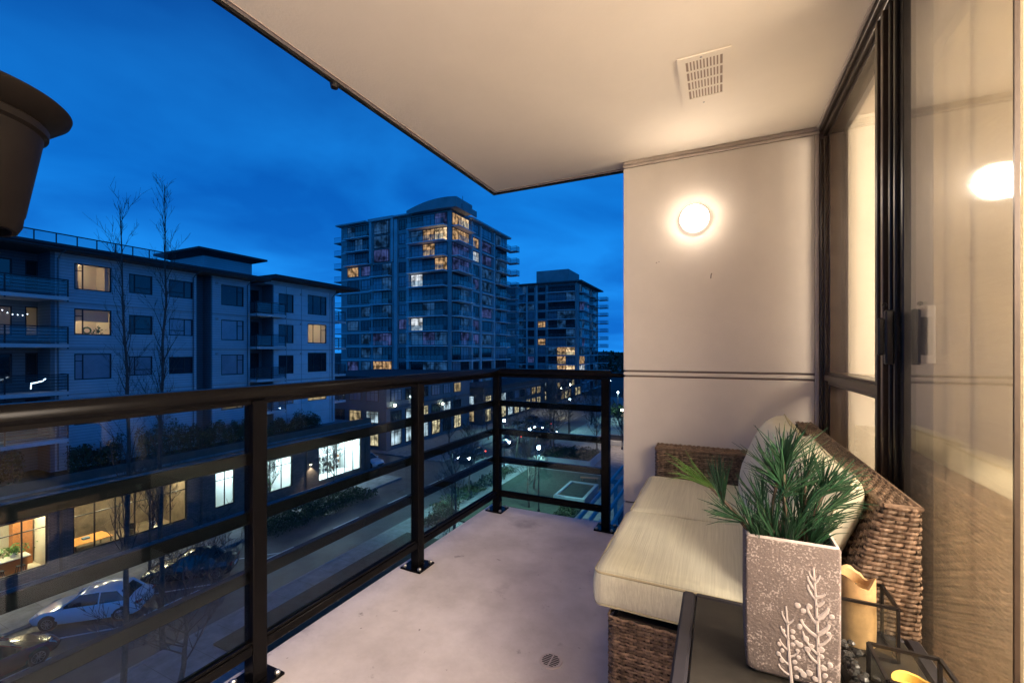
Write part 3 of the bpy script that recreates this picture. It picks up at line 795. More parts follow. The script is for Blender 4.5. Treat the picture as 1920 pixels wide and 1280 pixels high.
for j in range(4):   # white display racks in the right hand shops
    y = 31.2 + j*1.35
    t = thing('display_rack', ['white display rack at the left of the bright shop', 'second white display rack of the bright shop', 'third white display rack of the bright shop', 'display rack by the right window edge of the bright shop'][j], 'rack', (-39, y, FZ), group='display racks in the bright shop')
    for z in (.1, .7, 1.3, 1.9): MB().box(-39.3, y, FZ+z, -38.7, y+1.0, FZ+z+.05).build('shelf', 'white_paint', t)
    for x in (-39.3, -38.74):
        for yy in (y, y+.95): MB().box(x, yy, FZ, x+.04, yy+.05, FZ+2.0).build('post', 'window_frame', t)
    for q in range(10):
        zz = FZ+random.choice((.16,.76,1.36)); y_ = y+.1+random.random()*.8
        MB().box(-39.1, y_, zz, -38.85, y_+.12, zz+.3).build('item', random.choice(['window_frame','wood','white_paint','pane_blind']), t)
for j, (y, lab) in enumerate([(21.3, 'white cabinet inside the narrow lit shop window'), (24.9, 'tall white shelf inside the wide white lit shop'), (26.6, 'low white shelf inside the wide white lit shop')]):
    t = thing('shop_shelf', lab, 'shelf', (-38.5, y, FZ), group='white shelves in the lit shops'); h_ = 2.1 if j < 2 else 1.2
    MB().box(-38.9, y, FZ, -38.3, y+.9, FZ+h_).build('body', 'pane_blind', t)
    for q in range(8):
        MB().box(-38.28, y+.05+(q%3)*.28, FZ+.2+(q//3)*.45, -38.1, y+.25+(q%3)*.28, FZ+.5+(q//3)*.45).build('item', random.choice(['window_frame','wood','leaf_green']), t)
# hedges on the terrace
hedge('dark bushy hedge below the leftmost stacked balconies', -36.5, 3.5, -6.2, -35.9, 10.6, -3.6, 2600, 1)
hedge('dark rounded hedge hiding the lower lit window', -36.6, 12.6, -6.2, -35.9, 15.2, -3.9, 1300, 2)
hedge('long dark feathery hedge in the middle of the terrace', -36.6, 16.2, -6.2, -35.9, 24.6, -3.7, 3200, 3)
hedge('feathery hedge at the right end of the terrace', -36.6, 25.8, -6.2, -35.9, 31.2, -4.4, 2200, 4)
hedge('wide low shrub bed between the pavement and the road', -31.8, 20.6, GZ+.02, -28.4, 31.0, GZ+1.0, 3600, 5, .10, 'street shrub beds', 'shrub_bed')
hedge('low shrub bed at the plaza edge under the corner post', -22.0, 30.0, GZ+.02, -20.2, 44.0, GZ+.8, 2000, 6, .10, 'street shrub beds', 'shrub_bed')

# ================================================================== TOWERS
def tower_floor_levels(z_top, n): return [z_top - 2.9*k for k in range(1, n+1)]
rt = random.Random(21)
def tower(name, label, x0, x1, y0, y1, ztop, nfl, south, east, lit, parapet=True):
    """south / east: list of bays (a0, a1, kind); kind w window, g glazed corner with balcony, p projecting frame, r recess balcony, b small balcony"""
    t = thing(name, label, 'building', ((x0+x1)/2, (y0+y1)/2, GZ))
    MB().box(x0, y0, GZ, x1, y1, ztop).build('wall', 'concrete', t)
    lv = tower_floor_levels(ztop, nfl)
    for face, bays, rz in (('s', south, 0), ('e', east, RZ)):
        for (a0, a1, kind) in bays:
            W_ = a1-a0
            for k, z in enumerate(lv):
                kk = kind(k) if callable(kind) else kind
                if kk == '-': continue
                def P3(a, off, zz):
                    return (a, y0-off, zz) if face == 's' else (x1+off, a, zz)
                pane = lit.get((face, round(a0), k))
                q = rt.random()
                base_pane = pane or ('win_mauve' if q < .03 else 'win_sky_sheen' if q < .24 else 'pane_blind' if q < .42 else 'pane_dark')
                if kk == 'w':
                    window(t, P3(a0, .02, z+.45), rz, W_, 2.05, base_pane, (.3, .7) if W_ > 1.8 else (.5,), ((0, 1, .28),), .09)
                elif kk in 'gb':
                    nseg = max(2, round(W_/2.6)); ws = W_/nseg
                    for j in range(nseg):
                        pn = base_pane
                        if j != (len(lit) + k) % nseg and not (pane and nseg <= 2):
                            pn = rt.choice(['pane_dark','pane_dark','pane_blind','win_sky_sheen'])
                        if pane == 'win_warm_bright': pn = pane if j == nseg-1 else 'win_warm' if j == nseg-2 else 'win_sky_sheen'
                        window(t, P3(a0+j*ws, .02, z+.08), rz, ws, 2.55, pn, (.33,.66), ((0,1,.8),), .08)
                    far = 1.6 if kk == 'g' else 1.2
                    A, B = P3(a0, 0, z), P3(a1, far, z)
                    if face == 's': bx = (a0-.1, y0-far, a1+.1, y0-.001)
                    else: bx = (x1+.001, a0-.1, x1+far, a1+.1)
                    s2 = MB().box(bx[0], bx[1], z-.2, bx[2], bx[3], z).build('balcony_slab', 'slab_pale', t)
                    r2 = MB()
                    np_ = max(2, round(W_/1.5))
                    if face == 's':
                        r2.box(bx[0], y0-far, z+1.0, bx[2], y0-far+.05, z+1.05)
                        for j in range(np_+1):
                            xx = bx[0] + (bx[2]-bx[0]-.05)*j/np_; r2.box(xx, y0-far, z, xx+.05, y0-far+.05, z+1.0)
                        g2 = MB().quad((bx[0], y0-far+.02, z+.08), (bx[2], y0-far+.02, z+.08), (bx[2], y0-far+.02, z+.98), (bx[0], y0-far+.02, z+.98))
                    else:
                        r2.box(x1+far-.05, bx[1], z+1.0, x1+far, bx[3], z+1.05)
                        for j in range(np_+1):
                            yy = bx[1] + (bx[3]-bx[1]-.05)*j/np_; r2.box(x1+far-.05, yy, z, x1+far, yy+.05, z+1.0)
                        g2 = MB().quad((x1+far-.02, bx[1], z+.08), (x1+far-.02, bx[3], z+.08), (x1+far-.02, bx[3], z+.98), (x1+far-.02, bx[1], z+.98))
                    rr = r2.build('railing', 'concrete_dark', s2); g2.build('glass_panel', 'far_rail_glass', s2)
                elif kk == 'p':
                    window(t, P3(a0+.5, .32, z+.1), rz, W_-1.0, 2.6, base_pane, (.15, .5, .85), ((0,1,.25),), .10)
    return t, lv
# first tower
lit1 = {('e', 71, 0): 'win_warm_bright', ('s', -56, 1): 'win_warm_bright', ('s', -56, 0): 'win_mauve', ('s', -56, 2): 'win_warm', ('e', 71, 1): 'win_warm', ('e', 82, 1): 'win_mauve', ('e', 79, 1): 'win_warm',
        ('s', -56, 3): 'win_warm', ('s', -56, 4): 'win_white', ('e', 79, 2): 'win_white', ('e', 71, 2): 'win_mauve', ('e', 71, 3): 'win_mauve', ('e', 82, 2): 'win_mauve', ('s', -74, 3): 'win_warm', ('s', -70, 3): 'win_mauve',
        ('s', -66, 1): 'win_sky_sheen', ('s', -66, 2): 'win_mauve', ('s', -66, 10): 'win_warm', ('s', -74, 10): 'win_mauve', ('s', -66, 8): 'win_mauve', ('s', -56, 7): 'win_white', ('s', -56, 8): 'win_mauve', ('e', 79, 8): 'win_mauve'}
t1, lv1 = tower('apartment_tower', 'tall concrete apartment tower with wraparound glass balconies, nearer and larger of the two towers', -75.5, -46.8, 71, 95.5, 28.6, 13,
    [(-73.6, -70.4, lambda k: '-' if k < 3 else 'w'), (-69.6, -67.0, lambda k: '-' if k < 3 else 'w'), (-73.6, -67.0, lambda k: 'b' if k < 3 else '-'),
     (-66.3, -61.3, lambda k: 'p' if k < 3 else 'b'), (-59.4, -57.4, lambda k: 'w'), (-56.3, -47.6, 'g')],
    [(71.4, 77.6, 'g'), (79.2, 81.6, 'w'), (82.4, 87.4, lambda k: 'w'), (89.4, 95.0, 'b')], lit1)
MB().box(-67.0, 70.5, lv1[2]-.1, -66.45, 71, 28.9).build('pier', 'concrete_light', t1)
MB().box(-61.2, 70.5, lv1[2]-.1, -60.6, 71, 28.9).build('pier', 'concrete_light', t1)
MB().box(-67.2, 70.3, 28.62, -60.4, 71.4, 29.2).build('cornice', 'concrete_light', t1)
for (a, b_) in ((-76, -67.4), (-60.2, -56.2)): MB().box(a, 69.8, 28.62, b_, 72, 28.9).build('cornice', 'concrete_light', t1)
MB().box(-60.4, 70.6, GZ, -59.6, 70.99, 28.4).build('pier', 'concrete_light', t1)
MB().box(-57.2, 70.6, GZ, -56.6, 70.99, 26.0).build('pier', 'concrete_light', t1)
for y in (78.2, 81.9, 88.2): MB().box(-46.79, y, GZ, -46.45, y+.6, 28.4).build('pier', 'concrete_light', t1)
for k, z in enumerate(lv1):
    MB().box(-46.79, 78.85, z-.22, -46.55, 81.85, z-.02).build('spandrel', 'slab_pale', t1)
    MB().box(-46.79, 82.55, z-.22, -46.25, 88.15, z-.02).build('spandrel', 'slab_pale', t1)
    MB().box(-75.4, 70.8, z-.22, -67.2, 70.99, z-.02).build('spandrel', 'slab_pale', t1)
    if k < 8:
        far_balcony(t1, -78.4, -75.52, 71.6, 74.5, z, posts=3, bars=False)
        far_balcony(t1, -46.8, -44.2, 95.52, 97.2, z, posts=3, bars=False)
# curved penthouse parapet, mechanical room
m = MB(); n = 12; vs = []
for i in range(n+1):
    x = -56.8 + 11.8*i/n; yy = 69.6 + .5*((i/n-.5)*2)**2
    zt = 29.5 + 1.25*math.sin(PI*min(1, (i/n)*.62+.0))
    vs += [(x, yy, 28.75), (x, yy, zt), (x, 76.0, zt), (x, 76.0, 28.75)]
m.v = vs
for i in range(n):
    for j in range(4): m.f.append((i*4+j, i*4+4+j, i*4+4+(j+1)%4, i*4+(j+1)%4))
m.f.append((0,1,2,3)); m.f.append((n*4+3, n*4+2, n*4+1, n*4))
m.build('roof', 'concrete', t1)
MB().box(-45.0, 72, 28.61, -44.8, 77.5, 29.8).build('roof', 'concrete', t1)
MB().box(-51, 78, 28.6, -47.2, 90, 29.6).build('parapet', 'concrete_light', t1)
MB().box(-47.2, 77.6, 28.61, -45.8, 96, 28.95).build('cornice', 'concrete_light', t1)
MB().tube([(-48, 77.2, 29.6), (-48, 77.2, 33.4)], .05, 4).build('antenna', 'concrete_dark', t1)
MB().tube([(-49, 77.4, 29.6), (-49, 77.4, 32.6)], .04, 4).build('antenna', 'concrete_dark', t1)
# second tower
lit2 = {('s', -60, 5): 'win_warm', ('s', -51, 9): 'win_warm_bright', ('s', -51, 8): 'win_warm', ('s', -54, 4): 'win_warm', ('s', -54, 6): 'win_warm', ('e', 136, 8): 'win_warm', ('e', 136, 9): 'win_white', ('e', 136, 2): 'win_mauve', ('s', -58, 8): 'win_mauve', ('s', -51, 7): 'win_warm_bright', ('e', 136, 7): 'win_sky_sheen'}
t2, lv2 = tower('apartment_tower', 'smaller distant apartment tower with a rectangular rooftop box, right of the large tower', -68, -40.8, 134, 160, 23.4, 12,
    [(-66.5, -62.5, 'w'), (-61.0, -58.6, 'b'), (-57.8, -55.6, 'w'), (-54.2, -51.6, 'w'), (-50.6, -41.6, 'g')],
    [(136.0, 142.0, 'g'), (145, 147.5, 'w'), (149, 153, 'b'), (155, 159, 'w')], lit2)
MB().box(-55.6, 136, 23.42, -44.4, 148, 28.2).build('penthouse', 'concrete', t2)
MB().box(-68.6, 132.4, 23.41, -39.0, 161, 23.8).build('roof', 'concrete_dark', t2)
for x in (-58.4, -54.9): MB().box(x, 133.6, GZ, x+.6, 133.99, 23.3).build('pier', 'concrete_light', t2)
for z in lv2:
    MB().box(-40.79, 143, z-.2, -40.4, 160, z).build('spandrel', 'concrete_light', t2)
    far_balcony(t2, -40.8, -37.6, 160.02, 163, z, posts=3, bars=False)
# podium of the first tower: shops and terraces along the road
def low_block(label, x0, x1, y0, y1, ztop, nst, wallm, lits, seed, sh=2.9):
    rnd = random.Random(seed)
    t = thing('low_building', label, 'building', ((x0+x1)/2, (y0+y1)/2, GZ))
    MB().box(x0, y0, GZ, x1, y1, ztop).build('wall', wallm, t)
    MB().box(x0-.5, y0-.5, ztop+.002, x1+.5, y1+.5, ztop+.3).build('roof', 'roofing', t)
    for k in range(nst):
        z = GZ + k*sh + (.5 if k == 0 else .7); h = 2.4 if k == 0 else 1.6
        for face in 'es':
            a, b_ = (y0, y1) if face == 'e' else (x0, x1)
            n_ = int((b_-a)//3.1)
            for j in range(n_):
                aa = a + .8 + j*3.1
                q = rnd.random(); pl = lits[min(k, len(lits)-1)]
                pn = rnd.choice(['win_warm_bright', 'win_warm', 'win_white']) if q < pl else rnd.choice(['pane_dark', 'pane_dark', 'pane_blind'])
                loc = (x1+.02, aa, z) if face == 'e' else (aa, y0-.02, z)
                window(t, loc, RZ if face == 'e' else 0, 2.2, h, pn, (.33, .66), ((0,1,.75),), .08)
        MB().box(x1, y0, GZ+(k+1)*sh-.15, x1+.25, y1, GZ+(k+1)*sh+.05).build('belt_course', 'concrete_dark', t)
    return t
lb = low_block('low dark block with lit wall lamps between the siding building and the large tower', -60, -40.2, 45.5, 67, -2.4, 3, 'siding_dark', (.6, .5, .3), 3)
low_block('lit two storey shop podium at the foot of the large tower', -62, -38.6, 69, 100, -5.4, 2, 'brick_grey', (.95, .6), 4)
low_block('low dark block with few lit windows beyond the plaza', -16, 8, 96, 120, -3.2, 3, 'concrete_dark', (.6, .25, .1), 5)
low_block('lit low podium at the foot of the distant tower', -66, -38.6, 108, 131.5, -4.6, 2, 'concrete_dark', (.7, .4), 6)
for j, (y, z, lab) in enumerate([(46.8, -6.0, 'glowing wall lamp at the left corner of the low dark block'), (51.2, -6.2, 'glowing wall lamp in the middle of the low dark block'), (58.2, -7.0, 'bright wall lamp at the right of the low dark block')]):
    t = thing('wall_lamp', lab, 'wall light', (-40.2, y, z), group='wall lamps on the low dark block')
    MB().rbox(-40.198, y-.12, z-.1, -40.0, y+.12, z+.1).build('housing', 'window_frame', t)
    MB().lathe([(0,-.17),(.12,-.1),(.16,0),(.12,.1),(0,.17)], (-39.86, y, z), 8).build('globe', 'street_glow_warm', t)

# ================================================================== STREET LAMPS
def street_lamp(x, y, label, warm=False, h=5.2, e=1300, light=True):
    t = thing('street_lamp', label, 'street lamp', (x, y, GZ), group='lit street lamps')
    MB().lathe([(.12,0),(.12,.25),(.06,.35),(.05,h-.2),(.04,h)], (x, y, GZ), 8).build('pole', 'window_frame', t, smooth=True)
    MB().lathe([(.0,h+.42),(.3,h+.38),(.3,h+.34),(.05,h+.30)], (x, y, GZ), 12).build('shade', 'window_frame', t)
    MB().lathe([(.02,h),(.1,h+.02),(.13,h+.15),(.1,h+.28),(.0,h+.29)], (x, y, GZ), 10).build('globe', 'street_glow_warm' if warm else 'street_glow', t)
    if light:
        L = bpy.data.lights.new('lamp_light', 'SPOT'); L.energy = e; L.shadow_soft_size = .2; L.spot_size = R(135); L.spot_blend = .5
        L.color = (1, .72, .45) if warm else (.5, 1.0, .93)
        o = bpy.data.objects.new('lamp_light', L); COL.objects.link(o); o.location = (x, y, GZ+h-.35)
for a in [(-22.4, 45.0, 'teal white street lamp at the road edge left of the corner post'), (-17.5, 41.0, 'street lamp over the lawn right of the corner post'),
          (-13.5, 33.5, 'street lamp beside the raised bed of the plaza'), (-22.6, 70.0, 'street lamp at the far kerb near lit shops'),
          (-12.0, 60.0, 'warm street lamp at the right of the plaza', True), (-30.9, 62.0, 'street lamp before the tower podium'),
          (-20.0, 30.5, 'street lamp standing in the shrub bed near the corner post'), (-9.0, 72.0, 'distant white street lamp far right', False),
          (-31.0, 90.0, 'distant street lamp before the lit podium', True), (-18.0, 86.0, 'distant street lamp beyond the plaza trees'), (-5.5, 88.0, 'distant street lamp behind the end post')]:
    street_lamp(*a)

for j, (x, y, lab) in enumerate([(-28.0, 118, 'tiny far street lamp beyond the podium shops'), (-14.0, 93, 'tiny far street lamp in front of the low block beyond the plaza'), (-9.0, 94, 'tiny far street lamp right of its twin before the low block'), (-24.5, 108, 'tiny far street lamp over the road end'), (-33.5, 104, 'tiny far street lamp at the podium end'), (-4.0, 128, 'tiny far street lamp just left of the end wall'), (-20.0, 128, 'tiny far street lamp between the low block and the road'), (-1.5, 66, 'tiny street lamp beside the lower wing')]):
    street_lamp(x, y, lab, j % 3 == 1, 5.0 + (j % 2), 0, False)

# ================================================================== PLAZA FURNITURE
def bed(x0, y0, x1, y1, label, soilm='soil', h=.55):
    t = thing('raised_bed', label, 'planter', ((x0+x1)/2, (y0+y1)/2, GZ), group='raised plaza beds')
    m = MB(); w = .3
    m.rbox(x0, y0, GZ+.021, x1, y0+w, GZ+h, .03); m.rbox(x0, y1-w, GZ+.021, x1, y1, GZ+h, .03); m.rbox(x0, y0+w+.002, GZ+.021, x0+w, y1-w-.002, GZ+h-.002, .03); m.rbox(x1-w, y0+w+.002, GZ+.021, x1, y1-w-.002, GZ+h-.002, .03)
    m.build('bed_wall', 'concrete', t); MB().box(x0+w, y0+w, GZ+.03, x1-w, y1-w, GZ+h-.1).build('soil', soilm, t)
    return t
bed(-20.0, 48.5, -13.2, 54.8, 'long raised concrete bed with dark soil on the plaza', h=.8)
bed(-13.2, 36.2, -10.4, 41.0, 'square raised bed with grass right of the lawn', 'lawn', .7)
bed(-16.5, 62.0, -11.5, 67.0, 'raised concrete bed behind the long one', h=.7)
for j, (x, y) in enumerate([(-21.6, 34+2.2*k) for k in range(6)] + [(-21.2, 56+2.4*k) for k in range(5)]):
    if j > 2: continue
    t = thing('bollard', ['nearest dark bollard beside the plaza shrub bed', ['', 'second dark bollard beside the plaza shrub bed', 'third dark bollard beside the plaza shrub bed, nearest the street lamp'][min(j,2)], 'farthest dark bollards standing beyond the white street lamp'][0 if j == 0 else 1 if j < 6 else 2], 'bollard', (x, y, GZ+.02), group='dark bollards beside the shrub bed')
    MB().lathe([(.09,0),(.09,.8),(.06,.9),(0,.92)], (x, y, GZ+.02), 8).build('post', 'window_frame', t, smooth=True)
for (x, y, rz, lab) in [(-17.0, 46.9, 0, 'wooden bench before the long raised bed'), (-12.0, 43.5, .2, 'wooden bench between the raised beds')]:
    t = thing('park_bench', lab, 'bench', (x, y, GZ+.02), rz, 'plaza benches')
    for j in range(4): MB().box(-.9, -.25+j*.13, .42, .9, -.15+j*.13, .46).build('slat', 'wood', t, loc=(0,0,0), local=True)
    for sx in (-.7, .7): MB().box(sx-.04, -.22, 0, sx+.04, .22, .42).build('leg', 'window_frame', t, loc=(0,0,0), local=True)

hedge('low evergreen shrubs filling the long raised bed', -19.6, 48.9, GZ+.7, -13.6, 54.4, GZ+1.5, 1500, 31, .1, 'plaza shrubs', 'shrub_bed')
hedge('shrub strip behind the bright street lamp at the lawn edge', -20.4, 27.0, GZ+.03, -18.8, 30.0, GZ+1.2, 900, 32, .1, 'plaza shrubs', 'shrub_bed')
hedge('shrub strip along the right side of the lawn', -11.8, 29.5, GZ+.05, -10.6, 35.0, GZ+1.0, 900, 33, .1, 'plaza shrubs', 'shrub_bed')
hedge('far dark shrubs before the low block beyond the plaza', -20, 88, GZ+.05, 4, 92, GZ+3.2, 2500, 34, .3, 'plaza shrubs', 'shrub_bed')
for lab, ms, x, y, s, rz in [('leafless tree beside the street lamp over the lawn', T_a, -16.2, 39.0, .8, 1.1), ('leafless tree left of the square grass bed', T_b, -14.6, 34.0, .75, 2.4),
    ('leafless tree at the plaza kerb behind the corner post', T_b, -21.4, 57.5, 1.0, 3.7), ('leafless tree behind the raised plaza beds, farther right', T_a, -10.5, 66.0, 1.1, 4.4),
    ('leafless tree at the far right of the plaza near the end post', T_b, -6.5, 60.0, 1.0, 5.2), ('leafless tree low in the shrub bed by the road', T_c, -20.8, 34.5, 1.0, .8)]:
    tree('bare_tree', lab, ms, x, y, s, rz)
# lower wing of the own building with slatted pergola
lw = thing('lower_wing', 'lower roof of the own building seen past the end post', 'building', (-1, 26, GZ))
MB().box(-4.6, 14.5, GZ, 9, 42, -7.6).build('wall', 'concrete_dark', lw)
MB().box(-4.9, 14.2, -7.598, 9.2, 42.2, -7.35).build('roof', 'roofing', lw)
pg = thing('pergola', 'slatted timber pergola on the lower roof behind the end post', 'pergola', (-4, 24, -7.35))
for y in (15.5, 21, 26.5, 32):
    for x in (-4.5, -.8): MB().box(x-.08, y-.08, -7.35, x+.08, y+.08, -5.1).build('post', 'facade_light', pg)
    MB().box(-4.8, y-.07, -5.098, -.6, y+.07, -4.88).build('beam', 'facade_light', pg)
me = MB().box(-.035, 0, 0, .035, 18, .16).mesh('slat', 'concrete')
for j in range(11): place('slat', me, pg, (-4.6+j*.4, 14.9, -4.878))

# ================================================================== CARS
def car_parts(t, paint, L=4.35, w=.88, hatch=True, lights_on=False):
    """local: x forward, z up from the road"""
    st = [(-L/2, .50, .52, .70), (-L/2+.04, .32, .88, .78), (-L/2+.3, .22, .96, .86), (-L/2+.9, .2, .96, .9), (-.3, .2, .93, .9), (.55, .2, .92, .9), (L/2-1.15, .2, .90, .89), (L/2-.6, .22, .80, .86), (L/2-.18, .25, .70, .76), (L/2, .38, .55, .62)]
    m = MB(); n = 9
    for x, zb, zt, ww in st:
        ww *= w/.9
        m.v += [(x, -ww*.9, zb), (x, -ww, zb+(zt-zb)*.3), (x, -ww*.99, zb+(zt-zb)*.75), (x, -ww*.9, zt-.02), (x, 0, zt+.03), (x, ww*.9, zt-.02), (x, ww*.99, zb+(zt-zb)*.75), (x, ww, zb+(zt-zb)*.3), (x, ww*.9, zb)]
    for i in range(len(st)-1):
        for j in range(n): m.f.append((i*n+j, (i+1)*n+j, (i+1)*n+(j+1)%n, i*n+(j+1)%n))
    m.f.append(tuple(range(n))); m.f.append(tuple((len(st)-1)*n+j for j in range(n-1,-1,-1)))
    m.build('body', paint, t, loc=(0,0,0), local=True, smooth=True)
    # cabin: glass shell, painted roof, pillars
    xr0, xr1 = (-L/2+.45, -L/2+1.0) if hatch else (-L/2+.8, -L/2+1.35)
    xf0, xf1 = .95, .25
    b0, b1, zb, zr, wb, wr = xr0, xr1, .92, 1.43, w*.93, w*.70
    g = MB(); rings = [(xr0, wb*.92, zb), (xr1, wr, zr-.03), (xf1, wr, zr-.02), (xf0, wb*.92, zb-.02)]
    mid = (xr1+xf1)/2
    pts = [(xr0,zb,wb*.9),(xr0+.02,zb+.02,wb*.93),(xr1,zr,wr),(mid,zr+.045,wr*1.03),(xf1,zr,wr),(xf0,zb,wb*.93)]
    lo_ = [(xr0, -wb*.95, zb-.04), (xf0+.1, -wb*.95, zb-.06), (xf0+.1, wb*.95, zb-.06), (xr0, wb*.95, zb-.04)]
    up_ = [(xr1, -wr, zr), (xf1, -wr, zr), (xf1, wr, zr), (xr1, wr, zr)]
    g.add(lo_+up_, [(0,1,5,4),(1,2,6,5),(2,3,7,6),(3,0,4,7),(4,5,6,7)])
    g.build('window', 'car_glass', t, loc=(0,0,0), local=True)
    r = MB(); n2 = 5
    for (x, dz, ww) in ((xr1-.16, -.05, wr*1.04), (xr1, .02, wr*1.03), (mid, .065, wr*1.05), (xf1, .02, wr*1.03), (xf1+.07, -.03, wr*1.04)):
        r.v += [(x, -ww, zr+dz-.03), (x, -ww*.6, zr+dz+.02), (x, 0, zr+dz+.035), (x, ww*.6, zr+dz+.02), (x, ww, zr+dz-.03)]
    for i in range(4):
        for j in range(4): r.f.append((i*5+j, (i+1)*5+j, (i+1)*5+j+1, i*5+j+1))
    r.build('roof', paint, t, loc=(0,0,0), local=True, smooth=True)
    p = MB()
    for s in (-1, 1):
        p.tube([(xf0+.1, s*wb*.955, zb-.03), (xf1+.02, s*wr*1.02, zr-.01)], .035, 5)
        p.tube([(xr0, s*wb*.955, zb-.02), (xr1-.05, s*wr*1.02, zr-.02)], .06, 5)
        p.tube([(mid-.05, s*wb*.97, zb-.02), (mid-.05, s*wr*1.015, zr-.0)], .03, 5)
        p.tube([(xf1+.02, s*wr*1.02, zr-.01), (mid, s*wr*1.05, zr+.02), (xr1-.05, s*wr*1.02, zr-.02)], .03, 5)
    p.build('pillar', paint, t, loc=(0,0,0), local=True)
    for x in (-L/2+.78, L/2-.85):
        for s in (-1, 1):
            a = MB().lathe([(0, w*.985*s), (.37, w*.985*s), (.37, w*.9*s)], (x, 0, .34), 18, 'y')
            a.build('wheel_arch', 'rubber', t, loc=(0,0,0), local=True)
            wh = MB().lathe([(.18, -s*-(w-.20)), (.31, (w-.20)*s), (.325, (w-.1)*s), (.31, (w+.0)*s), (.22, (w+.012)*s)], (x, 0, .325), 20, 'y').build('wheel', 'rubber', t, loc=(0,0,0), local=True, smooth=True)
            rm = MB().lathe([(0, (w+.0)*s), (.05, (w+.012)*s), (.06, (w-.01)*s)], (x, 0, .325), 10, 'y')
            for k in range(10):
                q = 2*PI*k/10; rm.tube([(x+.05*math.cos(q), -(w)*s, .325+.05*math.sin(q)), (x+.21*math.cos(q), -(w+.008)*s, .325+.21*math.sin(q))], .014, 4)
            rm.lathe([(.2, (w+.014)*s), (.225, (w+.014)*s), (.225, (w-.03)*s)], (x, 0, .325), 20, 'y')
            rm.build('rim', 'rim_alloy', wh, loc=(0,0,0), local=True)
    for s in (-1, 1):
        MB().add([(L/2-.13, s*.52, .62), (L/2-.30, s*w*.93, .64), (L/2-.50, s*w*.955, .76), (L/2-.30, s*.55, .755), (L/2-.10, s*.52, .54), (L/2-.24, s*w*.93, .56)], [(0,1,2,3), (0,4,5,1)]).build('headlight', 'headlight_on' if lights_on else 'unlit_lens', t, loc=(0,0,0), local=True)
        MB().rbox(-L/2-.005, s*w*.62, .72, -L/2+.2, s*w*.95, .84, .02).build('tail_light', 'taillight_on' if lights_on else 'red_lens', t, loc=(0,0,0), local=True)
        MB().rbox(.78, s*w*.96, .93, .95, s*(w*.96+.16), 1.05, .02).build('mirror', paint, t, loc=(0,0,0), local=True)
    MB().rbox(L/2-.05, -.5, .36, L/2+.012, .5, .48, .01).build('grille', 'rubber', t, loc=(0,0,0), local=True)
    MB().rbox(-L/2-.02, -.26, .50, -L/2+.02, .26, .62, .005).build('number_plate', 'white_paint', t, loc=(0,0,0), local=True)
def car(label, x, y, rz, paint, hatch=True, L=4.35, lights=False, group='cars parked along the kerb'):
    t = thing('parked_car' if not lights else 'moving_car', label, 'car', (0,0,0), 0, group)
    car_parts(t, paint, L, hatch=hatch, lights_on=lights)
    t.location = (x, y, GZ-.10); t.rotation_euler = (0, 0, rz)
    return t
DN, UPW = R(-90), R(90)
car('white hatchback parked at an angle below the café windows', -28.55, 10.9, R(-138), 'car_white', True, 4.5)
car('dark red car cut by the left frame edge in front of the white hatchback', -27.0, 6.75, R(94), 'car_red', False, 4.4)
car('black car parked at an angle behind the white hatchback', -28.35, 15.3, R(-138), 'car_dark', False, 4.6)
for (lab, x, y, rz, pt) in [('car with lit headlights below the corner post', -27.6, 46.5, DN, 'car_dark'), ('silver car with lit headlights farther up the road', -27.4, 57.0, DN, 'car_silver'),
                            ('dark car with lit headlights farthest up the road', -27.5, 70.0, DN, 'car_dark'), ('dark car with red tail lights driving away', -24.2, 64.0, UPW, 'car_dark')]:
    car(lab, x, y, rz, pt, True, 4.3, True, 'cars driving on the road')
for (lab, x, y, pt) in [('dark car parked in the far row before the tower shops', -31.6, 75.0, 'car_dark'), ('silver car parked nearer in the row before the tower shops', -31.6, 69.0, 'car_silver'), ('white car parked in the side street', -37.5, 39.0, 'car_white'), ('silver car parked in the side street', -43.5, 39.0, 'car_silver')]:
    car(lab, x, y, DN if y > 60 else 0, pt, False, 4.4)

# ================================================================== FAR BACKDROP
m = MB(); rnd = random.Random(2); N = 90; vs = []
for i in range(N+1):
    a = R(-75 + 150*i/N); d0, d1 = 620, 900
    h = 9 + 9*noise.noise(Vector((i*.17, 3, 0))) + 3*noise.noise(Vector((i*.8, 9, 0)))
    vs += [(math.sin(a)*d0, math.cos(a)*d0, GZ-.5), (math.sin(a)*(d0+80), math.cos(a)*(d0+80), GZ+h), (math.sin(a)*d1, math.cos(a)*d1, GZ+h*1.5)]
m.v = vs
for i in range(N):
    for j in range(2): m.f.append((i*3+j, i*3+3+j, i*3+4+j, i*3+1+j))
struct('hills', m, 'hill')
t = thing('distant_trees', 'dark mass of far trees at the horizon right of the smaller tower', 'trees', (-20, 260, GZ))
def fb(r):
    x = r.uniform(-120, 60); y = r.uniform(240, 280)
    return (x, y, GZ + r.random()**.7*(11 + 6*noise.noise(Vector((x*.05, y*.03, 1)))))
stuff(leaf_cloud(MB(), fb, 5000, 1.3, 12).build('foliage', 'hedge_leaf', t))

# @@BALCONY@@
# ================================================================== OWN BALCONY: floor, ceiling, end wall
XR = 0.49          # outer face of the window wall
YW = 2.87          # face of the end wall
def extrude_y(mb, prof, y0, y1):
    n = len(prof); mb.add([(x, y0, z) for x, z in prof] + [(x, y1, z) for x, z in prof],
        [tuple(range(n)), tuple(range(2*n-1, n-1, -1))] + [(i, n+i, n+(i+1)%n, (i+1)%n) for i in range(n)]); return mb
def extrude_x(mb, prof, x0, x1):
    n = len(prof); mb.add([(x0, y, z) for y, z in prof] + [(x1, y, z) for y, z in prof],
        [tuple(range(n-1, -1, -1)), tuple(range(n, 2*n))] + [(i, (i+1)%n, n+(i+1)%n, n+i) for i in range(n)]); return mb

m = MB(); m.box(-1.62, -1.9, -.24, .62, 3.04, -.012)
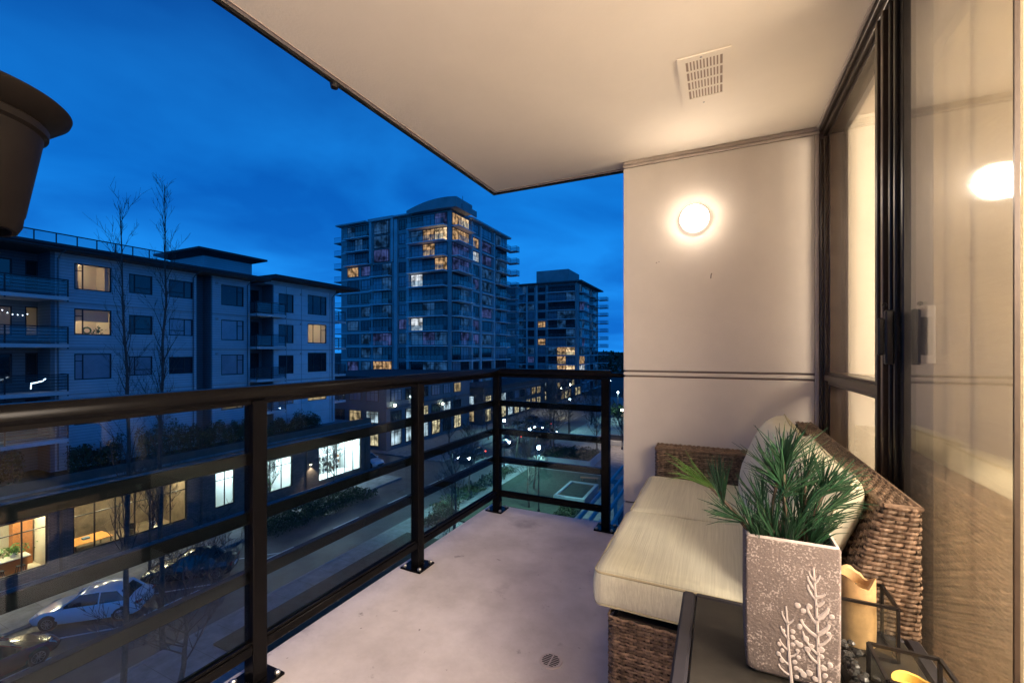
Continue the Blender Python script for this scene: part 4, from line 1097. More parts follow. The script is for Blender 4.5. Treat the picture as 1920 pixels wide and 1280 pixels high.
# upper skin with a slightly raised rim and gentle unevenness
nx, ny = 44, 98; k0 = len(m.v)
for j in range(ny+1):
    for i in range(nx+1):
        x = -1.62 + 2.24*i/nx; y = -1.9 + 4.94*j/ny
        z = 0.0015*noise.noise(Vector((x*2.1, y*2.1, 0)))
        ed = min(x + 1.62, 3.04 - y)
        if ed < .075: z += .006*min(1, (.075-ed)/.03)
        m.v.append((x, y, z))
for j in range(ny):
    for i in range(nx):
        a = k0 + j*(nx+1) + i; m.f.append((a, a+1, a+nx+2, a+nx+1))
m.quad((-1.62, -1.9, -.02), (-1.62, -1.9, .006), (-1.62, 3.04, .006), (-1.62, 3.04, -.02)); m.quad((-1.62, 3.04, -.02), (-1.62, 3.04, .006), (.62, 3.04, .006), (.62, 3.04, -.02))
struct('balcony_floor', m, 'deck', smooth=True)
m = MB(); m.box(-1.575, -1.9, 2.43, 5.2, 3.0, 2.66)
ceil = struct('balcony_ceiling', m, 'ceiling_paint')
m = MB(); m.box(-1.592, -1.9, 2.418, -1.576, 3.016, 2.67); m.box(-1.576, 3.001, 2.418, -.57, 3.016, 2.67)
m.build('drip_edge', 'dark_metal', ceil)
m = MB(); m.box(-1.555, -1.9, 2.4265, -1.549, 2.975, 2.4299); m.box(-1.549, 2.969, 2.4265, -.6, 2.975, 2.4299)
m.build('drip_groove', 'groove', ceil)
MB().lathe([(0,-.022),(.016,-.018),(.02,0),(0,0)], (-1.585, 1.45, 2.418), 12).build('clip', 'dark_metal', ceil)
MB().tube([(-.4, 1.05, 2.428), (-.28, 1.02, 2.428)], .0015, 5).build('paint_ridge', 'trim_beige', ceil)
# end wall: three panels divided by recessed joints
ew = struct('end_wall', MB().box(-.555, YW+.012, -.3, 5.2, YW+.3, 2.43), 'groove')
for z0, z1 in ((-.3, .228), (.240, 1.040), (1.052, 1.072), (1.084, 2.385)):
    MB().rbox(-.565, YW, z0, XR-.022, YW+.24, z1, .003).build('wall_panel', 'stucco', ew)
MB().rbox(-.568, YW-.006, 2.388, XR, YW+.02, 2.404, .003).build('sealant_strip', 'trim_beige', ew)
MB().rbox(-.566, YW-.001, 2.408, XR, YW+.02, 2.429, .003).build('sealant_strip', 'trim_beige', ew)
MB().rbox(XR-.020, YW-.004, -.01, XR-.002, YW+.02, 2.385, .003).build('corner_trim', 'trim_beige', ew)
m = MB().tube([(-.05, YW-.0005, 1.64), (-.047, YW-.0012, 1.665), (-.043, YW-.0005, 1.67)], .0028, 5)
m.lathe([(0,-.001),(.004,0),(0,.001)], (-.36, YW, 1.76), 6, 'y'); m.lathe([(0,-.001),(.003,0),(0,.001)], (-.345, YW, 1.765), 6, 'y')
m.build('wall_scuff', 'groove', ew)
bw = struct('back_wall', MB().box(-.57, -2.1, -.3, 5.2, -1.902, 2.43), 'stucco')  # unseen wall behind the camera, added to bounce light
# round bulkhead lamp
LX, LZ = -.139, 2.003
t = thing('wall_lamp', 'round white bulkhead lamp glowing on the beige end wall', 'lamp', (LX, YW, LZ))
MB().lathe([(0, .0), (.080, .0), (.082, .006), (.083, .028), (.079, .031)], (LX, YW-.0005, LZ), 48, 'y').build('base_ring', 'lamp_opal', t, smooth=True)
MB().lathe([(.079, .029), (.077, .042), (.067, .053), (.050, .061), (.03, .066), (0, .067)], (LX, YW-.0005, LZ), 48, 'y').build('diffuser', 'lamp_glow', t, smooth=True)

# ceiling vent
vx0, vx1, vy0, vy1 = -.165, .042, 1.962, 2.37
t = thing('ceiling_vent', 'square cream slotted vent grille on the balcony ceiling', 'vent', ((vx0+vx1)/2, (vy0+vy1)/2, 2.43))
m = MB(); f = .032
for b in ((vx0, vy0, vx1, vy0+f), (vx0, vy1-f-.05, vx1, vy1), (vx0, vy0+f, vx0+f, vy1-f-.05), (vx1-f, vy0+f, vx1, vy1-f-.05)):
    m.box(b[0], b[1], 2.4245, b[2], b[3], 2.4296)
m.build('frame', 'ceiling_paint', t)
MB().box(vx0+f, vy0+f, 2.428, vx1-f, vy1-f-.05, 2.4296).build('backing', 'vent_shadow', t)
ya, yb = vy0+f, vy1-f-.05
for k in range(1, 4): MB().box(vx0+f, ya+(yb-ya)*k/4-.006, 2.4255, vx1-f, ya+(yb-ya)*k/4+.006, 2.428).build('cross_bar', 'ceiling_paint', t)
bm_ = MB().box(-.0035, 0, 0, .0035, yb-ya, .003).mesh('slat', 'ceiling_paint')
for k in range(1, 11): place('slat', bm_, t, (vx0+f + (vx1-vx0-2*f)*k/11, ya, 2.4252))
for y in (vy0+.016, vy1-.03): MB().lathe([(0,-.003),(.004,-.002),(.005,0)], ((vx0+vx1)/2-.01, y, 2.4245), 8).build('screw', 'steel', t)

# floor drain
t = thing('floor_drain', 'small round slotted drain in the balcony floor', 'drain', (-.594, 1.60, .002))
MB().lathe([(0, .003), (.040, .003), (.042, .004), (.044, .003), (.046, -.004)], (-.594, 1.60, .001), 32).build('drain_plate', 'drain_paint', t)
for k in range(-3, 4):
    hw = math.sqrt(max(0, .034**2 - (k*.0095)**2)) if abs(k) < 4 else 0
    for s in (-1, 1):
        if hw > .008: MB().box(-.594 + (.003 if s > 0 else -hw), 1.60+k*.0095-.0026, .0038, -.594 + (hw if s > 0 else -.003), 1.60+k*.0095+.0026, .0046).build('slot', 'rubber', t)

# ------------------------------------------------------------------ railing
RX, FY = -1.53, 2.955
rl = thing('balcony_railing', 'dark metal balcony railing with glass panels and a rounded top rail', 'railing', (RX, 1.5, 0))
def rail_prof(c, w=.028, z1=1.079, z0=1.026):
    p = [(c-w, z0+.012), (c-w, z1-.022), (c-w+.006, z1-.010), (c-w*.55, z1-.002), (c, z1), (c+w*.55, z1-.002), (c+w-.006, z1-.010), (c+w, z1-.022), (c+w, z0+.012), (c+w-.012, z0), (c-w+.012, z0)]
    return p
m = MB(); extrude_y(m, rail_prof(RX), -1.9, FY+.028); tp = m.build('top_rail', 'rail_metal', rl, smooth=True)
m = MB(); extrude_x(m, rail_prof(FY), RX+.029, -.66); m.build('top_rail', 'rail_metal', rl, smooth=True)
m = MB(); m.tube([(-.66, FY, 1.045), (-.56, FY, 1.045)], .016, 10); m.lathe([(.03, 0), (.03, .012), (0, .012)], (-.572, FY, 1.045), 14, 'x'); m.build('wall_bracket', 'rail_metal', rl, smooth=True)
posts = [(RX, -.80), (RX, .10), (RX, 1.04), (RX, 1.985), (RX, FY), (-.70, FY)]
hw = .027
for (x, y) in posts:
    MB().rbox(x-hw, y-hw, .012, x+hw, y+hw, 1.025, .003).build('post', 'rail_metal', rl)
    ox = .0 if x != -.70 else 0
    b = MB().rbox(x-.068, y-.068, .0015, x+.068, y+.068, .013, .003).build('base_plate', 'rail_metal', rl)
    for sx in (-.05, .05):
        for sy in (-.05, .05):
            MB().lathe([(.011,0),(.011,.007),(.007,.012),(0,.013)], (x+sx, y+sy, .013), 6).build('bolt', 'steel', b)
for z in (.79, .575, .36):
    MB().rbox(RX-.045, -1.9, z, RX-.012, FY+.0, z+.045, .003).build('mid_rail', 'rail_metal', rl)
    MB().rbox(RX-.012, FY+.008, z, -.70, FY+.04, z+.045, .003).build('mid_rail', 'rail_metal', rl)
yy = [p[1] for p in posts[:5]]
for a, b in zip(yy[:-1], yy[1:]):
    m = MB(); m.rbox(RX-.022, a+hw, .115, RX+.022, b-hw, .150, .003); m.rbox(RX-.014, a+hw, .1505, RX-.006, b-hw, .162, .001); m.rbox(RX+.006, a+hw, .1505, RX+.014, b-hw, .162, .001)
    m.build('bottom_rail', 'rail_metal', rl)
    m = MB(); m.rbox(RX-.014, a+hw, 1.012, RX-.006, b-hw, 1.0255, .001); m.rbox(RX+.006, a+hw, 1.012, RX+.014, b-hw, 1.0255, .001)
    m.build('glazing_bead', 'rail_metal', rl)
    MB().box(RX-.003, a+hw+.006, .152, RX+.003, b-hw-.006, 1.022).build('glass_panel', 'balcony_glass', rl)
m = MB(); m.rbox(RX+hw, FY-.022, .115, -.70-hw, FY+.022, .150, .003); m.rbox(RX+hw, FY-.014, .1505, -.70-hw, FY-.006, .162, .001)
m.build('bottom_rail', 'rail_metal', rl)
MB().rbox(RX+hw, FY-.014, 1.012, -.70-hw, FY-.006, 1.0255, .001).build('glazing_bead', 'rail_metal', rl)
MB().box(RX+hw+.006, FY-.003, .152, -.70-hw-.012, FY+.003, 1.022).build('glass_panel', 'balcony_glass', rl)

# ------------------------------------------------------------------ hanging pot at the upper left
HX, HY, HZ = -1.247, .258, 1.427
t = thing('hanging_pot', 'black plastic pot hanging at the upper left, rim above eye level', 'pot', (HX, HY, HZ))
MB().lathe([(0,.012),(.085,.012),(.09,0),(.098,0),(.104,.012),(.106,.03),(.108,.034),(.132,.185),(.139,.19),(.140,.202),(.136,.206),(.150,.214),(.170,.232),(.172,.238),(.168,.242),(.150,.232),(.134,.205),(.128,.185),(.104,.03),(0,.028)], (HX, HY, HZ), 72).build('body', 'black_plastic', t, smooth=True)
MB().lathe([(0,0),(.128,.004),(.13,.0)], (HX, HY, HZ+.19), 40).build('soil', 'soil', t)
m = MB()
for k in range(3):
    w = math.atan(390/820) + PI + R(75)*(k-1); m.tube([(HX+.165*math.cos(w), HY+.165*math.sin(w), HZ+.238), (HX-.09, HY-.04, HZ+.80), (HX-.09, HY-.04, 2.41)], .0016, 5)
m.build('hanger_wire', 'steel', t)
MB().lathe([(.0,.0),(.02,.0),(.012,.015),(0,.02)], (HX-.09, HY-.04, 2.41), 10).build('ceiling_hook', 'steel', t)

# ------------------------------------------------------------------ window wall
struct('side_wall', MB().box(XR, -1.9, -.2, .64, -.62, 2.43), 'stucco')
fw = thing('fixed_window', 'tall dark framed fixed window with transom next to the end wall', 'window', (.54, 2.4, 0))
for i, (y0, y1, x0, x1) in enumerate([(2.838, 2.868, XR, .60), (2.812, 2.838, XR+.012, .60), (2.79, 2.812, XR+.03, .60)]):
    MB().rbox(x0, y0, .06, x1, y1, 2.345, .002).build('jamb', 'bronze_alu', fw)
for i, (z0, z1, x0) in enumerate([(2.395, 2.43, XR), (2.368, 2.395, XR+.014), (2.346, 2.368, XR+.03)]):
    MB().rbox(x0, -.60, z0, .60, 2.868, z1-.0005, .002).build('head_rail', 'bronze_alu', fw)
MB().rbox(XR-.012, -.60, 2.418, XR-.0005, 2.868, 2.4298, .002).build('head_flashing', 'trim_beige', fw)
for (z0, z1, x0) in ((1.03, 1.05, XR+.022), (1.05, 1.082, XR+.008), (1.082, 1.094, XR+.022)):
    MB().rbox(x0, 1.932, z0, .60, 2.79, z1-.0005, .002).build('transom', 'bronze_alu', fw)
MB().rbox(XR+.01, 1.932, .062, .60, 2.79, .12, .002).build('bottom_rail', 'bronze_alu', fw)
MB().box(.546, 1.925, .12, .552, 2.80, 1.031).build('pane', 'door_glass', fw)
MB().box(.546, 1.925, 1.094, .552, 2.80, 2.347).build('pane', 'door_glass', fw)
for (y0, y1, x0) in ((1.905, 1.932, XR-.0), (1.880, 1.904, XR+.016), (1.856, 1.879, XR+.002)):
    MB().rbox(x0, y0, .06, .60, y1, 2.345, .002).build('mullion', 'bronze_alu', fw)
sd = thing('sliding_door', 'half open sliding glass door reflecting the wall lamp', 'door', (.55, 1.5, 0))
for i, (y0, y1, x0) in enumerate([(1.836, 1.855, XR+.024), (1.815, 1.835, XR+.010), (1.797, 1.814, XR+.026), (1.776, 1.796, XR+.012), (1.745, 1.775, XR+.022)]):
    MB().rbox(x0, y0, .06, .585, y1, 2.345, .003).build('stile', 'dark_metal', sd)
MB().box(.522, 1.201, .10, .528, 1.750, 2.345).build('pane', 'door_glass', sd)
MB().box(.544, 1.24, .10, .549, 1.750, 2.345).build('pane', 'door_glass', sd)
MB().box(.5205, 1.195, .06, .5285, 1.2008, 2.345).build('edge_trim', 'bronze_alu', sd)
MB().rbox(.510, 1.185, .062, .545, 1.744, .115, .002).build('bottom_rail', 'bronze_alu', sd)
h = MB(); h.rbox(XR-.012, 1.775, 1.16, XR+.010, 1.797, 1.335, .004); h.rbox(XR-.030, 1.778, 1.19, XR-.013, 1.793, 1.31, .004); h.lathe([(0,-.006),(.007,-.004),(.007,.002)], (XR-.012, 1.786, 1.352), 8, 'y')
h.build('handle', 'dark_metal', sd)
MB().rbox(.532, 1.640, 1.165, .555, 1.700, 1.335, .004).build('latch', 'latch_grey', sd)
m = MB(); m.box(XR-.05, -.6, .003, .62, 2.868, .030); m.box(XR-.03, -.6, .0305, XR-.018, 2.868, .048); m.box(XR+.004, -.6, .0305, XR+.018, 2.868, .06); m.box(.57, -.6, .0305, .585, 2.868, .06)
m.build('sill_track', 'bronze_alu', sd)
# ------------------------------------------------------------------ the room behind
struct('room_floor', MB().box(.642, -1.9, -.2, 5.2, YW+.01, -.01), 'interior_floor')
m = MB(); m.box(5.2, -1.9, -.2, 5.3, YW, 2.43)
struct('room_wall', m, 'interior_paint')
struct('room_end_wall', MB().box(.602, YW-.04, -.01, 5.2, YW+.010, 2.43), 'interior_paint')
t = thing('panel_blind', 'three overlapping sheer fabric blind panels hanging behind the sliding door', 'blind', (.78, 2.1, 0))
for (y0, y1, x) in ((1.66, 1.94, .74), (1.90, 2.20, .765), (2.16, 2.46, .79)):
    MB().box(x, y0, .04, x+.004, y1, 2.36).build('blind_panel', 'shade_fabric', t)
MB().rbox(.73, 1.6, 2.361, .81, 2.5, 2.41, .003).build('head_track', 'white_paint', t)
t = thing('sideboard', 'pale sideboard inside the room at the right edge', 'cabinet', (1.5, 2.6, 0))
MB().rbox(1.0, 2.35, -.008, 2.2, 2.82, .86, .004).build('body', 'interior_paint', t)
MB().rbox(.98, 2.32, .862, 2.22, 2.82, .89, .004).build('top', 'white_paint', t)
for x in (1.4, 1.8): MB().box(x-.002, 2.346, .02, x+.002, 2.3495, .85).build('door_gap', 'groove', t)
t = thing('potted_plant', 'bright green leafy plant on the sideboard at the right edge of the photo', 'plant', (1.28, 2.55, .89))
MB().lathe([(0,0),(.07,0),(.09,.12),(.08,.12),(0,.11)], (1.28, 2.55, .891), 20).build('pot', 'white_paint', t, smooth=True)
stuff(leaf_cloud(MB(), lambda r: (1.28+r.gauss(0,.09), 2.55+r.gauss(0,.08), 1.12+r.gauss(0,.07)), 260, .05, 8).build('foliage', 'leaf_green', t))
for x, y in ((1.9, 1.2), (1.9, -.35)):
    t = thing('ceiling_light', 'unseen round room ceiling light behind the glass, %s' % ('nearer the end wall' if y > 0 else 'farther from the end wall'), 'lamp', (x, y, 2.43))
    MB().lathe([(.0,-.10),(.10,-.09),(.15,-.05),(.16,0),(0,0)], (x, y, 2.429), 24).build('diffuser', 'room_lamp', t, smooth=True)
    L = bpy.data.lights.new('room_fill_light', 'POINT'); L.energy = 480; L.color = (1, .83, .67); L.shadow_soft_size = .45  # unseen point light in the room, raised to fill the balcony
    o = bpy.data.objects.new('room_fill_light', L); COL.objects.link(o); o.location = (x, y, 1.95)

# ------------------------------------------------------------------ wicker weave
def weave(mb, S, La, Lb, pitch=.0105, stake=.026, amp=.0036, vert=True, seed=0):
    """S(a, b) -> (point, normal); strands run along a, rows stack along b"""
    rnd = random.Random(seed)
    rows = max(2, int(round(Lb/pitch))); pb = Lb/rows
    ns = max(2, int(round(La/stake))); st = La/ns; sub = 3
    for r in range(rows):
        b = (r+.5)*pb; hwid = pb*.47*rnd.uniform(.88, 1.08); ph = (r//1) % 2
        pts = ns*sub+1; k = len(mb.v); wob = rnd.uniform(0, 6)
        for i in range(pts):
            a = La*i/(pts-1)
            off = amp*math.cos(PI*a/st + ph*PI) + .0008*math.sin(a*31+wob)
            db = .0010*math.sin(a*23+wob*2)
            p0, n0 = S(a, max(0, b-hwid+db)); p1, _ = S(a, b+db); p2, _ = S(a, min(Lb, b+hwid+db))
            mb.v += [tuple(p0 + n0*off), tuple(p1 + n0*(off+.0022)), tuple(p2 + n0*off)]
        for i in range(pts-1):
            q = k+i*3; mb.f += [(q, q+3, q+4, q+1), (q+1, q+4, q+5, q+2)]
    if vert:
        for s in range(ns+1):
            a = La*s/ns; w = st*.26; k = len(mb.v); n = rows*2+1
            for i in range(n):
                b = Lb*i/(n-1); row = b/pb - .5
                off = -amp*math.cos(PI*row + s*PI)*.8
                p0, n0 = S(max(0, a-w), b); p2, _ = S(min(La, a+w), b)
                mb.v += [tuple(p0 + n0*off), tuple((p0+p2)/2 + n0*(off+.0018)), tuple(p2 + n0*off)]
            for i in range(n-1):
                q = k+i*3; mb.f += [(q, q+3, q+4, q+1), (q+1, q+4, q+5, q+2)]
    return mb
def perim_surface(path_at, Lb):
    """path_at(b) -> list of (x, y) of an open wall path, outward on the left of travel; returns S(a,b) and La"""
    def length(p): return sum((Vector(p[i+1])-Vector(p[i])).length for i in range(len(p)-1))
    La = length(path_at(Lb*.5)); cache = {}
    def S(a, b, z0=[0]):
        key = round(b, 6)
        if key not in cache:
            p = [Vector(q) for q in path_at(b)]; c = [0]
            for i in range(len(p)-1): c.append(c[-1] + (p[i+1]-p[i]).length)
            cache[key] = (p, c)
        p, c = cache[key]; s = a/La*c[-1]; i = 0
        while i < len(c)-2 and c[i+1] < s: i += 1
        f = (s-c[i])/max(1e-9, c[i+1]-c[i]); q = p[i].lerp(p[i+1], f)
        def nrm(j):
            d = (p[j+1]-p[j]).normalized(); return Vector((d.y, -d.x))
        n = nrm(i)
        if f < .5 and i > 0: n = n.lerp(nrm(i-1), .5-f)
        elif f > .5 and i < len(p)-2: n = n.lerp(nrm(i+1), f-.5)
        n.normalize()
        return Vector((q.x, q.y, 0)), Vector((n.x, n.y, 0))
    return S, La
def rounded(path, r=.022, n=4):
    out = [Vector(path[0])]
    for i in range(1, len(path)-1):
        p, a, b = Vector(path[i]), Vector(path[i-1]), Vector(path[i+1])
        da, db = (a-p).normalized(), (b-p).normalized()
        for k in range(n+1):
            f = k/n; q0 = p+da*r; q1 = p+db*r
            out.append((q0*(1-f)**2 + p*2*f*(1-f) + q1*f*f))
    out.append(Vector(path[-1])); return [(v.x, v.y) for v in out]
def wicker_wall(name, parent, path_at, z0, z1, seed, pitch=.0105):
    S0, La = perim_surface(path_at, z1-z0)
    def S(a, b):
        p, n = S0(a, b); return Vector((p.x, p.y, z0+b)), n
    o = weave(MB(), S, La, z1-z0, pitch, seed=seed).build(name, 'wicker', parent)
    return stuff(o)
def wicker_top(name, parent, c00, c10, c11, c01, seed, pitch=.0105):
    """quad patch: a runs c00->c10, b runs c00->c01"""
    A, B, C_, D = map(Vector, (c00, c10, c11, c01)); La = (B-A).length; Lb = (D-A).length
    nn = (B-A).cross(D-A).normalized()
    if nn.z < 0: nn = -nn
    def S(a, b):
        u, v = a/La, b/Lb; return A*(1-u)*(1-v)+B*u*(1-v)+C_*u*v+D*(1-u)*v, nn
    return stuff(weave(MB(), S, La, Lb, pitch, seed=seed).build(name, 'wicker', parent))

sf = thing('wicker_sofa', 'brown wicker loveseat with beige seat cushions against the window wall', 'sofa', (.05, 2.15, 0))
SX0, SX1, SY0, SY1 = -.335, .445, 1.435, 2.855
def base_path(b): return rounded([(SX1, SY0), (SX0, SY0), (SX0, 2.70)][::1], .03)
# outward must lie to the left/right consistently: path is walked so that (dy,-dx) points outward
def rev(f): return lambda b: list(reversed(f(b)))
def chk(f, inside):
    p = f(.01); mid = len(p)//2; d = Vector(p[mid+1])-Vector(p[mid]) if mid+1 < len(p) else Vector(p[mid])-Vector(p[mid-1])
    n = Vector((d.y, -d.x)); return f if n.dot(Vector(inside)-Vector(p[mid])) < 0 else rev(f)
wicker_wall('base', sf, chk(base_path, (.1, 2.0)), .03, .335, 1)
MB().rbox(SX0+.006, SY0+.006, .02, SX1-.01, 2.84, .326, .02).build('base_frame', 'wicker_core', sf)
def arm_path(b): return rounded([(.30, 2.70), (SX0-.012, 2.70), (SX0-.012, SY1)], .035)
wicker_wall('arm', sf, chk(arm_path, (0, 2.8)), .03, .632, 2)
MB().rbox(SX0-.006, 2.706, .02, .32, SY1-.002, .624, .02).build('arm_frame', 'wicker_core', sf)
wicker_top('arm_top', sf, (.30, 2.70, .634), (SX0-.012, 2.70, .634), (SX0-.012, SY1, .634), (.30, SY1, .634), 3)
zb0, zb1 = .30, .815
def inner(z): return .225 + (.372-.225)*max(0, (z-.34))/(zb1-.34)
def back_path(b):
    z = zb0 + b
    return rounded([(SX1+.002, 2.85), (SX1+.002, 1.395), (inner(z), 1.395), (inner(z), 2.70)], .020)
wicker_wall('backrest', sf, chk(back_path, (.41, 2.0)), zb0, zb1, 4, .0112)
def back_low(b): return rounded([(SX1+.002, 2.85), (SX1+.002, 1.395), (.20, 1.395), (.20, 1.43)], .016)
wicker_wall('backrest_base', sf, chk(back_low, (.35, 2.0)), .03, zb0-.002, 5, .0112)
wicker_top('backrest_top', sf, (.372, 1.397, zb1+.001), (.372, 2.84, zb1+.001), (SX1, 2.84, zb1+.001), (SX1, 1.397, zb1+.001), 6)
m = MB(); m.add([(inner(.3)+.008, 1.402, .03), (SX1-.006, 1.402, .03), (SX1-.006, 2.845, .03), (inner(.3)+.008, 2.845, .03),
                 (inner(.34)+.008, 1.402, .34), (SX1-.006, 1.402, .34), (SX1-.006, 2.845, .34), (inner(.34)+.008, 2.845, .34),
                 (inner(zb1)+.006, 1.402, zb1-.004), (SX1-.006, 1.402, zb1-.004), (SX1-.006, 2.845, zb1-.004), (inner(zb1)+.006, 2.845, zb1-.004)],
    [(0,1,5,4),(1,2,6,5),(2,3,7,6),(3,0,4,7),(4,5,9,8),(5,6,10,9),(6,7,11,10),(7,4,8,11),(8,9,10,11),(3,2,1,0)])
m.build('backrest_frame', 'wicker_core', sf)
m = MB()   # rounded braided rims
for pts in ([(.372, 1.397, zb1), (.372, 2.70, zb1)], [(.372, 1.397, zb1), (SX1, 1.397, zb1), (SX1, 2.85, zb1)], [(.30, 2.70, .632), (SX0-.012, 2.70, .632), (SX0-.012, SY1, .632)]):
    m.tube(pts, .0065, 7)
m.build('rim', 'wicker', sf, smooth=True)
for x in (SX0+.05, .40):
    for y in (SY0+.05, 2.80): MB().lathe([(.02,0),(.02,.03),(0,.03)], (x, y, .0), 10).build('foot', 'rubber', sf)

def cushion_mesh(lx, ly, lz, r=.03, puff=.010, seed=0, N=26, wob=.0065):
    """soft box, grid on all six sides"""
    hx, hy, hz = lx/2, ly/2, lz/2; mb = MB()
    def g(t): return math.copysign(abs(t)**.75, t)
    def pt(u, v, w):
        q = Vector((u*hx, v*hy, w*hz)); rr = min(r, hz*.98)
        inn = Vector((max(-hx+rr, min(hx-rr, q.x)), max(-hy+rr, min(hy-rr, q.y)), max(-hz+rr, min(hz-rr, q.z))))
        d = q-inn
        if d.length > 1e-9: q = inn + d.normalized()*rr
        cx, cy = q.x/hx, q.y/hy
        q.z += puff*(1-cx*cx)*(1-cy*cy)*(1 if q.z > 0 else -.3)
        e = (q.z/hz); q.x += .006*(1-e*e)*cx; q.y += .004*(1-e*e)*cy
        q.z += wob*noise.noise(Vector((q.x*7+seed, q.y*7, q.z*5))) + wob*.4*noise.noise(Vector((q.x*22, q.y*16+seed, 3)))
        return tuple(q)
    T = [g(-1+2*i/N) for i in range(N+1)]; TZ = [-1+2*i/6 for i in range(7)]
    def face(fn, A, B):
        k = len(mb.v)
        for a in A:
            for b in B: mb.v.append(fn(a, b))
        nb = len(B)
        for i in range(len(A)-1):
            for j in range(nb-1): mb.f.append((k+i*nb+j, k+(i+1)*nb+j, k+(i+1)*nb+j+1, k+i*nb+j+1))
    face(lambda a, b: pt(a, b, 1), T, T); face(lambda a, b: pt(b, a, -1), T, T)
    face(lambda a, b: pt(1, a, b), T, TZ); face(lambda a, b: pt(-1, b, a), TZ, T)
    face(lambda a, b: pt(b, 1, a), TZ, T); face(lambda a, b: pt(a, -1, b), T, TZ)
    return mb
def piping_ring(lx, ly, z, r=.028, rad=.0038, wob=0):
    hx, hy = lx/2, ly/2; pts = []
    for (cx, cy, a0) in ((hx-r, hy-r, 0), (-hx+r, hy-r, 90), (-hx+r, -hy+r, 180), (hx-r, -hy+r, 270)):
        for k in range(6): a = R(a0+18*k); pts.append((cx+r*math.cos(a), cy+r*math.sin(a), z))
    return MB().tube(pts, rad, 6, closed=True)
def seat_cushion(x0, x1, y0, y1, z0, z1, label, seed, fab='linen'):
    c = ((x0+x1)/2, (y0+y1)/2, (z0+z1)/2)
    t = thing('seat_cushion', label, 'cushion', c, 0, 'seat cushions on the wicker sofa')
    lx, ly, lz = x1-x0, y1-y0, z1-z0
    cushion_mesh(lx, ly, lz, .030, .012, seed).build('cover', fab, t, loc=(0,0,0), local=True, smooth=True)
    p = piping_ring(lx-.004, ly-.004, lz/2-.016); p.v += []; p.build('piping', 'piping', t, loc=(0,0,0), local=True, smooth=True)
    piping_ring(lx-.004, ly-.004, -lz/2+.016).build('piping', 'piping', t, loc=(0,0,0), local=True, smooth=True)
    return t
seat_cushion(-.388, .24, 1.455, 2.072, .337, .475, 'beige linen seat cushion at the near end of the wicker sofa', 3)
seat_cushion(-.382, .24, 2.080, 2.696, .337, .472, 'beige linen seat cushion next to the far arm', 9)
def back_pillow(c, rot, w, h, th, label, seed, fab='linen_plain'):
    """pinched square pillow; local x = width, z = height, y = thickness"""
    t = thing('back_pillow', label, 'pillow', c, 0, 'back pillows on the wicker sofa')
    t.rotation_euler = rot
    mb = MB(); N = 26
    for s in (1, -1):
        k = len(mb.v)
        for i in range(N+1):
            for j in range(N+1):
                u, v = -1+2*i/N, -1+2*j/N
                prof = max(0, (1-abs(u)**4))**.5*max(0, (1-abs(v)**3.4))**.5
                x = u*w/2*(1-.06*(1-v*v)*abs(u)); z = v*h/2*(1-.05*(1-u*u)*abs(v))
                y = s*th/2*prof + .006*prof*noise.noise(Vector((u*2.5+seed, v*2.5, s))) + .003*prof*noise.noise(Vector((u*9, v*4+seed, s*3)))
                mb.v.append((x, y, z))
        for i in range(N):
            for j in range(N):
                f = (k+i*(N+1)+j, k+(i+1)*(N+1)+j, k+(i+1)*(N+1)+j+1, k+i*(N+1)+j+1)
                mb.f.append(f if s < 0 else f[::-1])
    mb.build('cover', fab, t, loc=(0,0,0), local=True, smooth=True)
    pts = []
    for a, b in (((-1,-1),(1,-1)), ((1,-1),(1,1)), ((1,1),(-1,1)), ((-1,1),(-1,-1))):
        for k in range(12):
            f = k/12; u, v = a[0]+(b[0]-a[0])*f, a[1]+(b[1]-a[1])*f
            pts.append((u*w/2*(1-.06*(1-v*v)*abs(u)), 0, v*h/2*(1-.05*(1-u*u)*abs(v))))
    MB().tube(pts, .003, 6, closed=True).build('seam', 'piping', t, loc=(0,0,0), local=True, smooth=True)
    return t
# pillows lean on the backrest: width along world y
back_pillow((.228, 1.735, .672), (R(24), 0, R(90)), .64, .45, .21, 'beige back pillow at the near end, behind the pine sprigs', 2)
back_pillow((.215, 2.37, .672), (R(21), 0, R(88)), .60, .44, .20, 'pale back pillow near the far arm, top rounded', 7)

# ------------------------------------------------------------------ side table
TZ = .50; TX0, TX1, TY0, TY1 = -.098, .44, .82, 1.385
tb = thing('side_table', 'dark side table with an inset slate top in front of the sofa', 'table', ((TX0+TX1)/2, (TY0+TY1)/2, 0))
m = MB(); b = .034
m.rbox(TX0, TY0, TZ-.045, TX0+b, TY1, TZ, .006); m.rbox(TX1-b, TY0, TZ-.045, TX1, TY1, TZ, .006)
m.rbox(TX0+b+.0005, TY0, TZ-.045, TX1-b-.0005, TY0+b, TZ-.0005, .004); m.rbox(TX0+b+.0005, TY1-b*.55, TZ-.045, TX1-b-.0005, TY1, TZ-.0005, .004)
m.build('frame', 'table_frame', tb)
MB().rbox(TX0+b+.003, TY0+b+.003, TZ-.03, TX1-b-.003, TY1-b*.55-.003, TZ-.002, .002).build('tabletop', 'table_slate', tb)
for x in (TX0+.018, TX1-.018):
    for y in (TY0+.018, TY1-.018): MB().rbox(x-.016, y-.016, 0.001, x+.016, y+.016, TZ-.046, .002).build('leg', 'table_frame', tb)

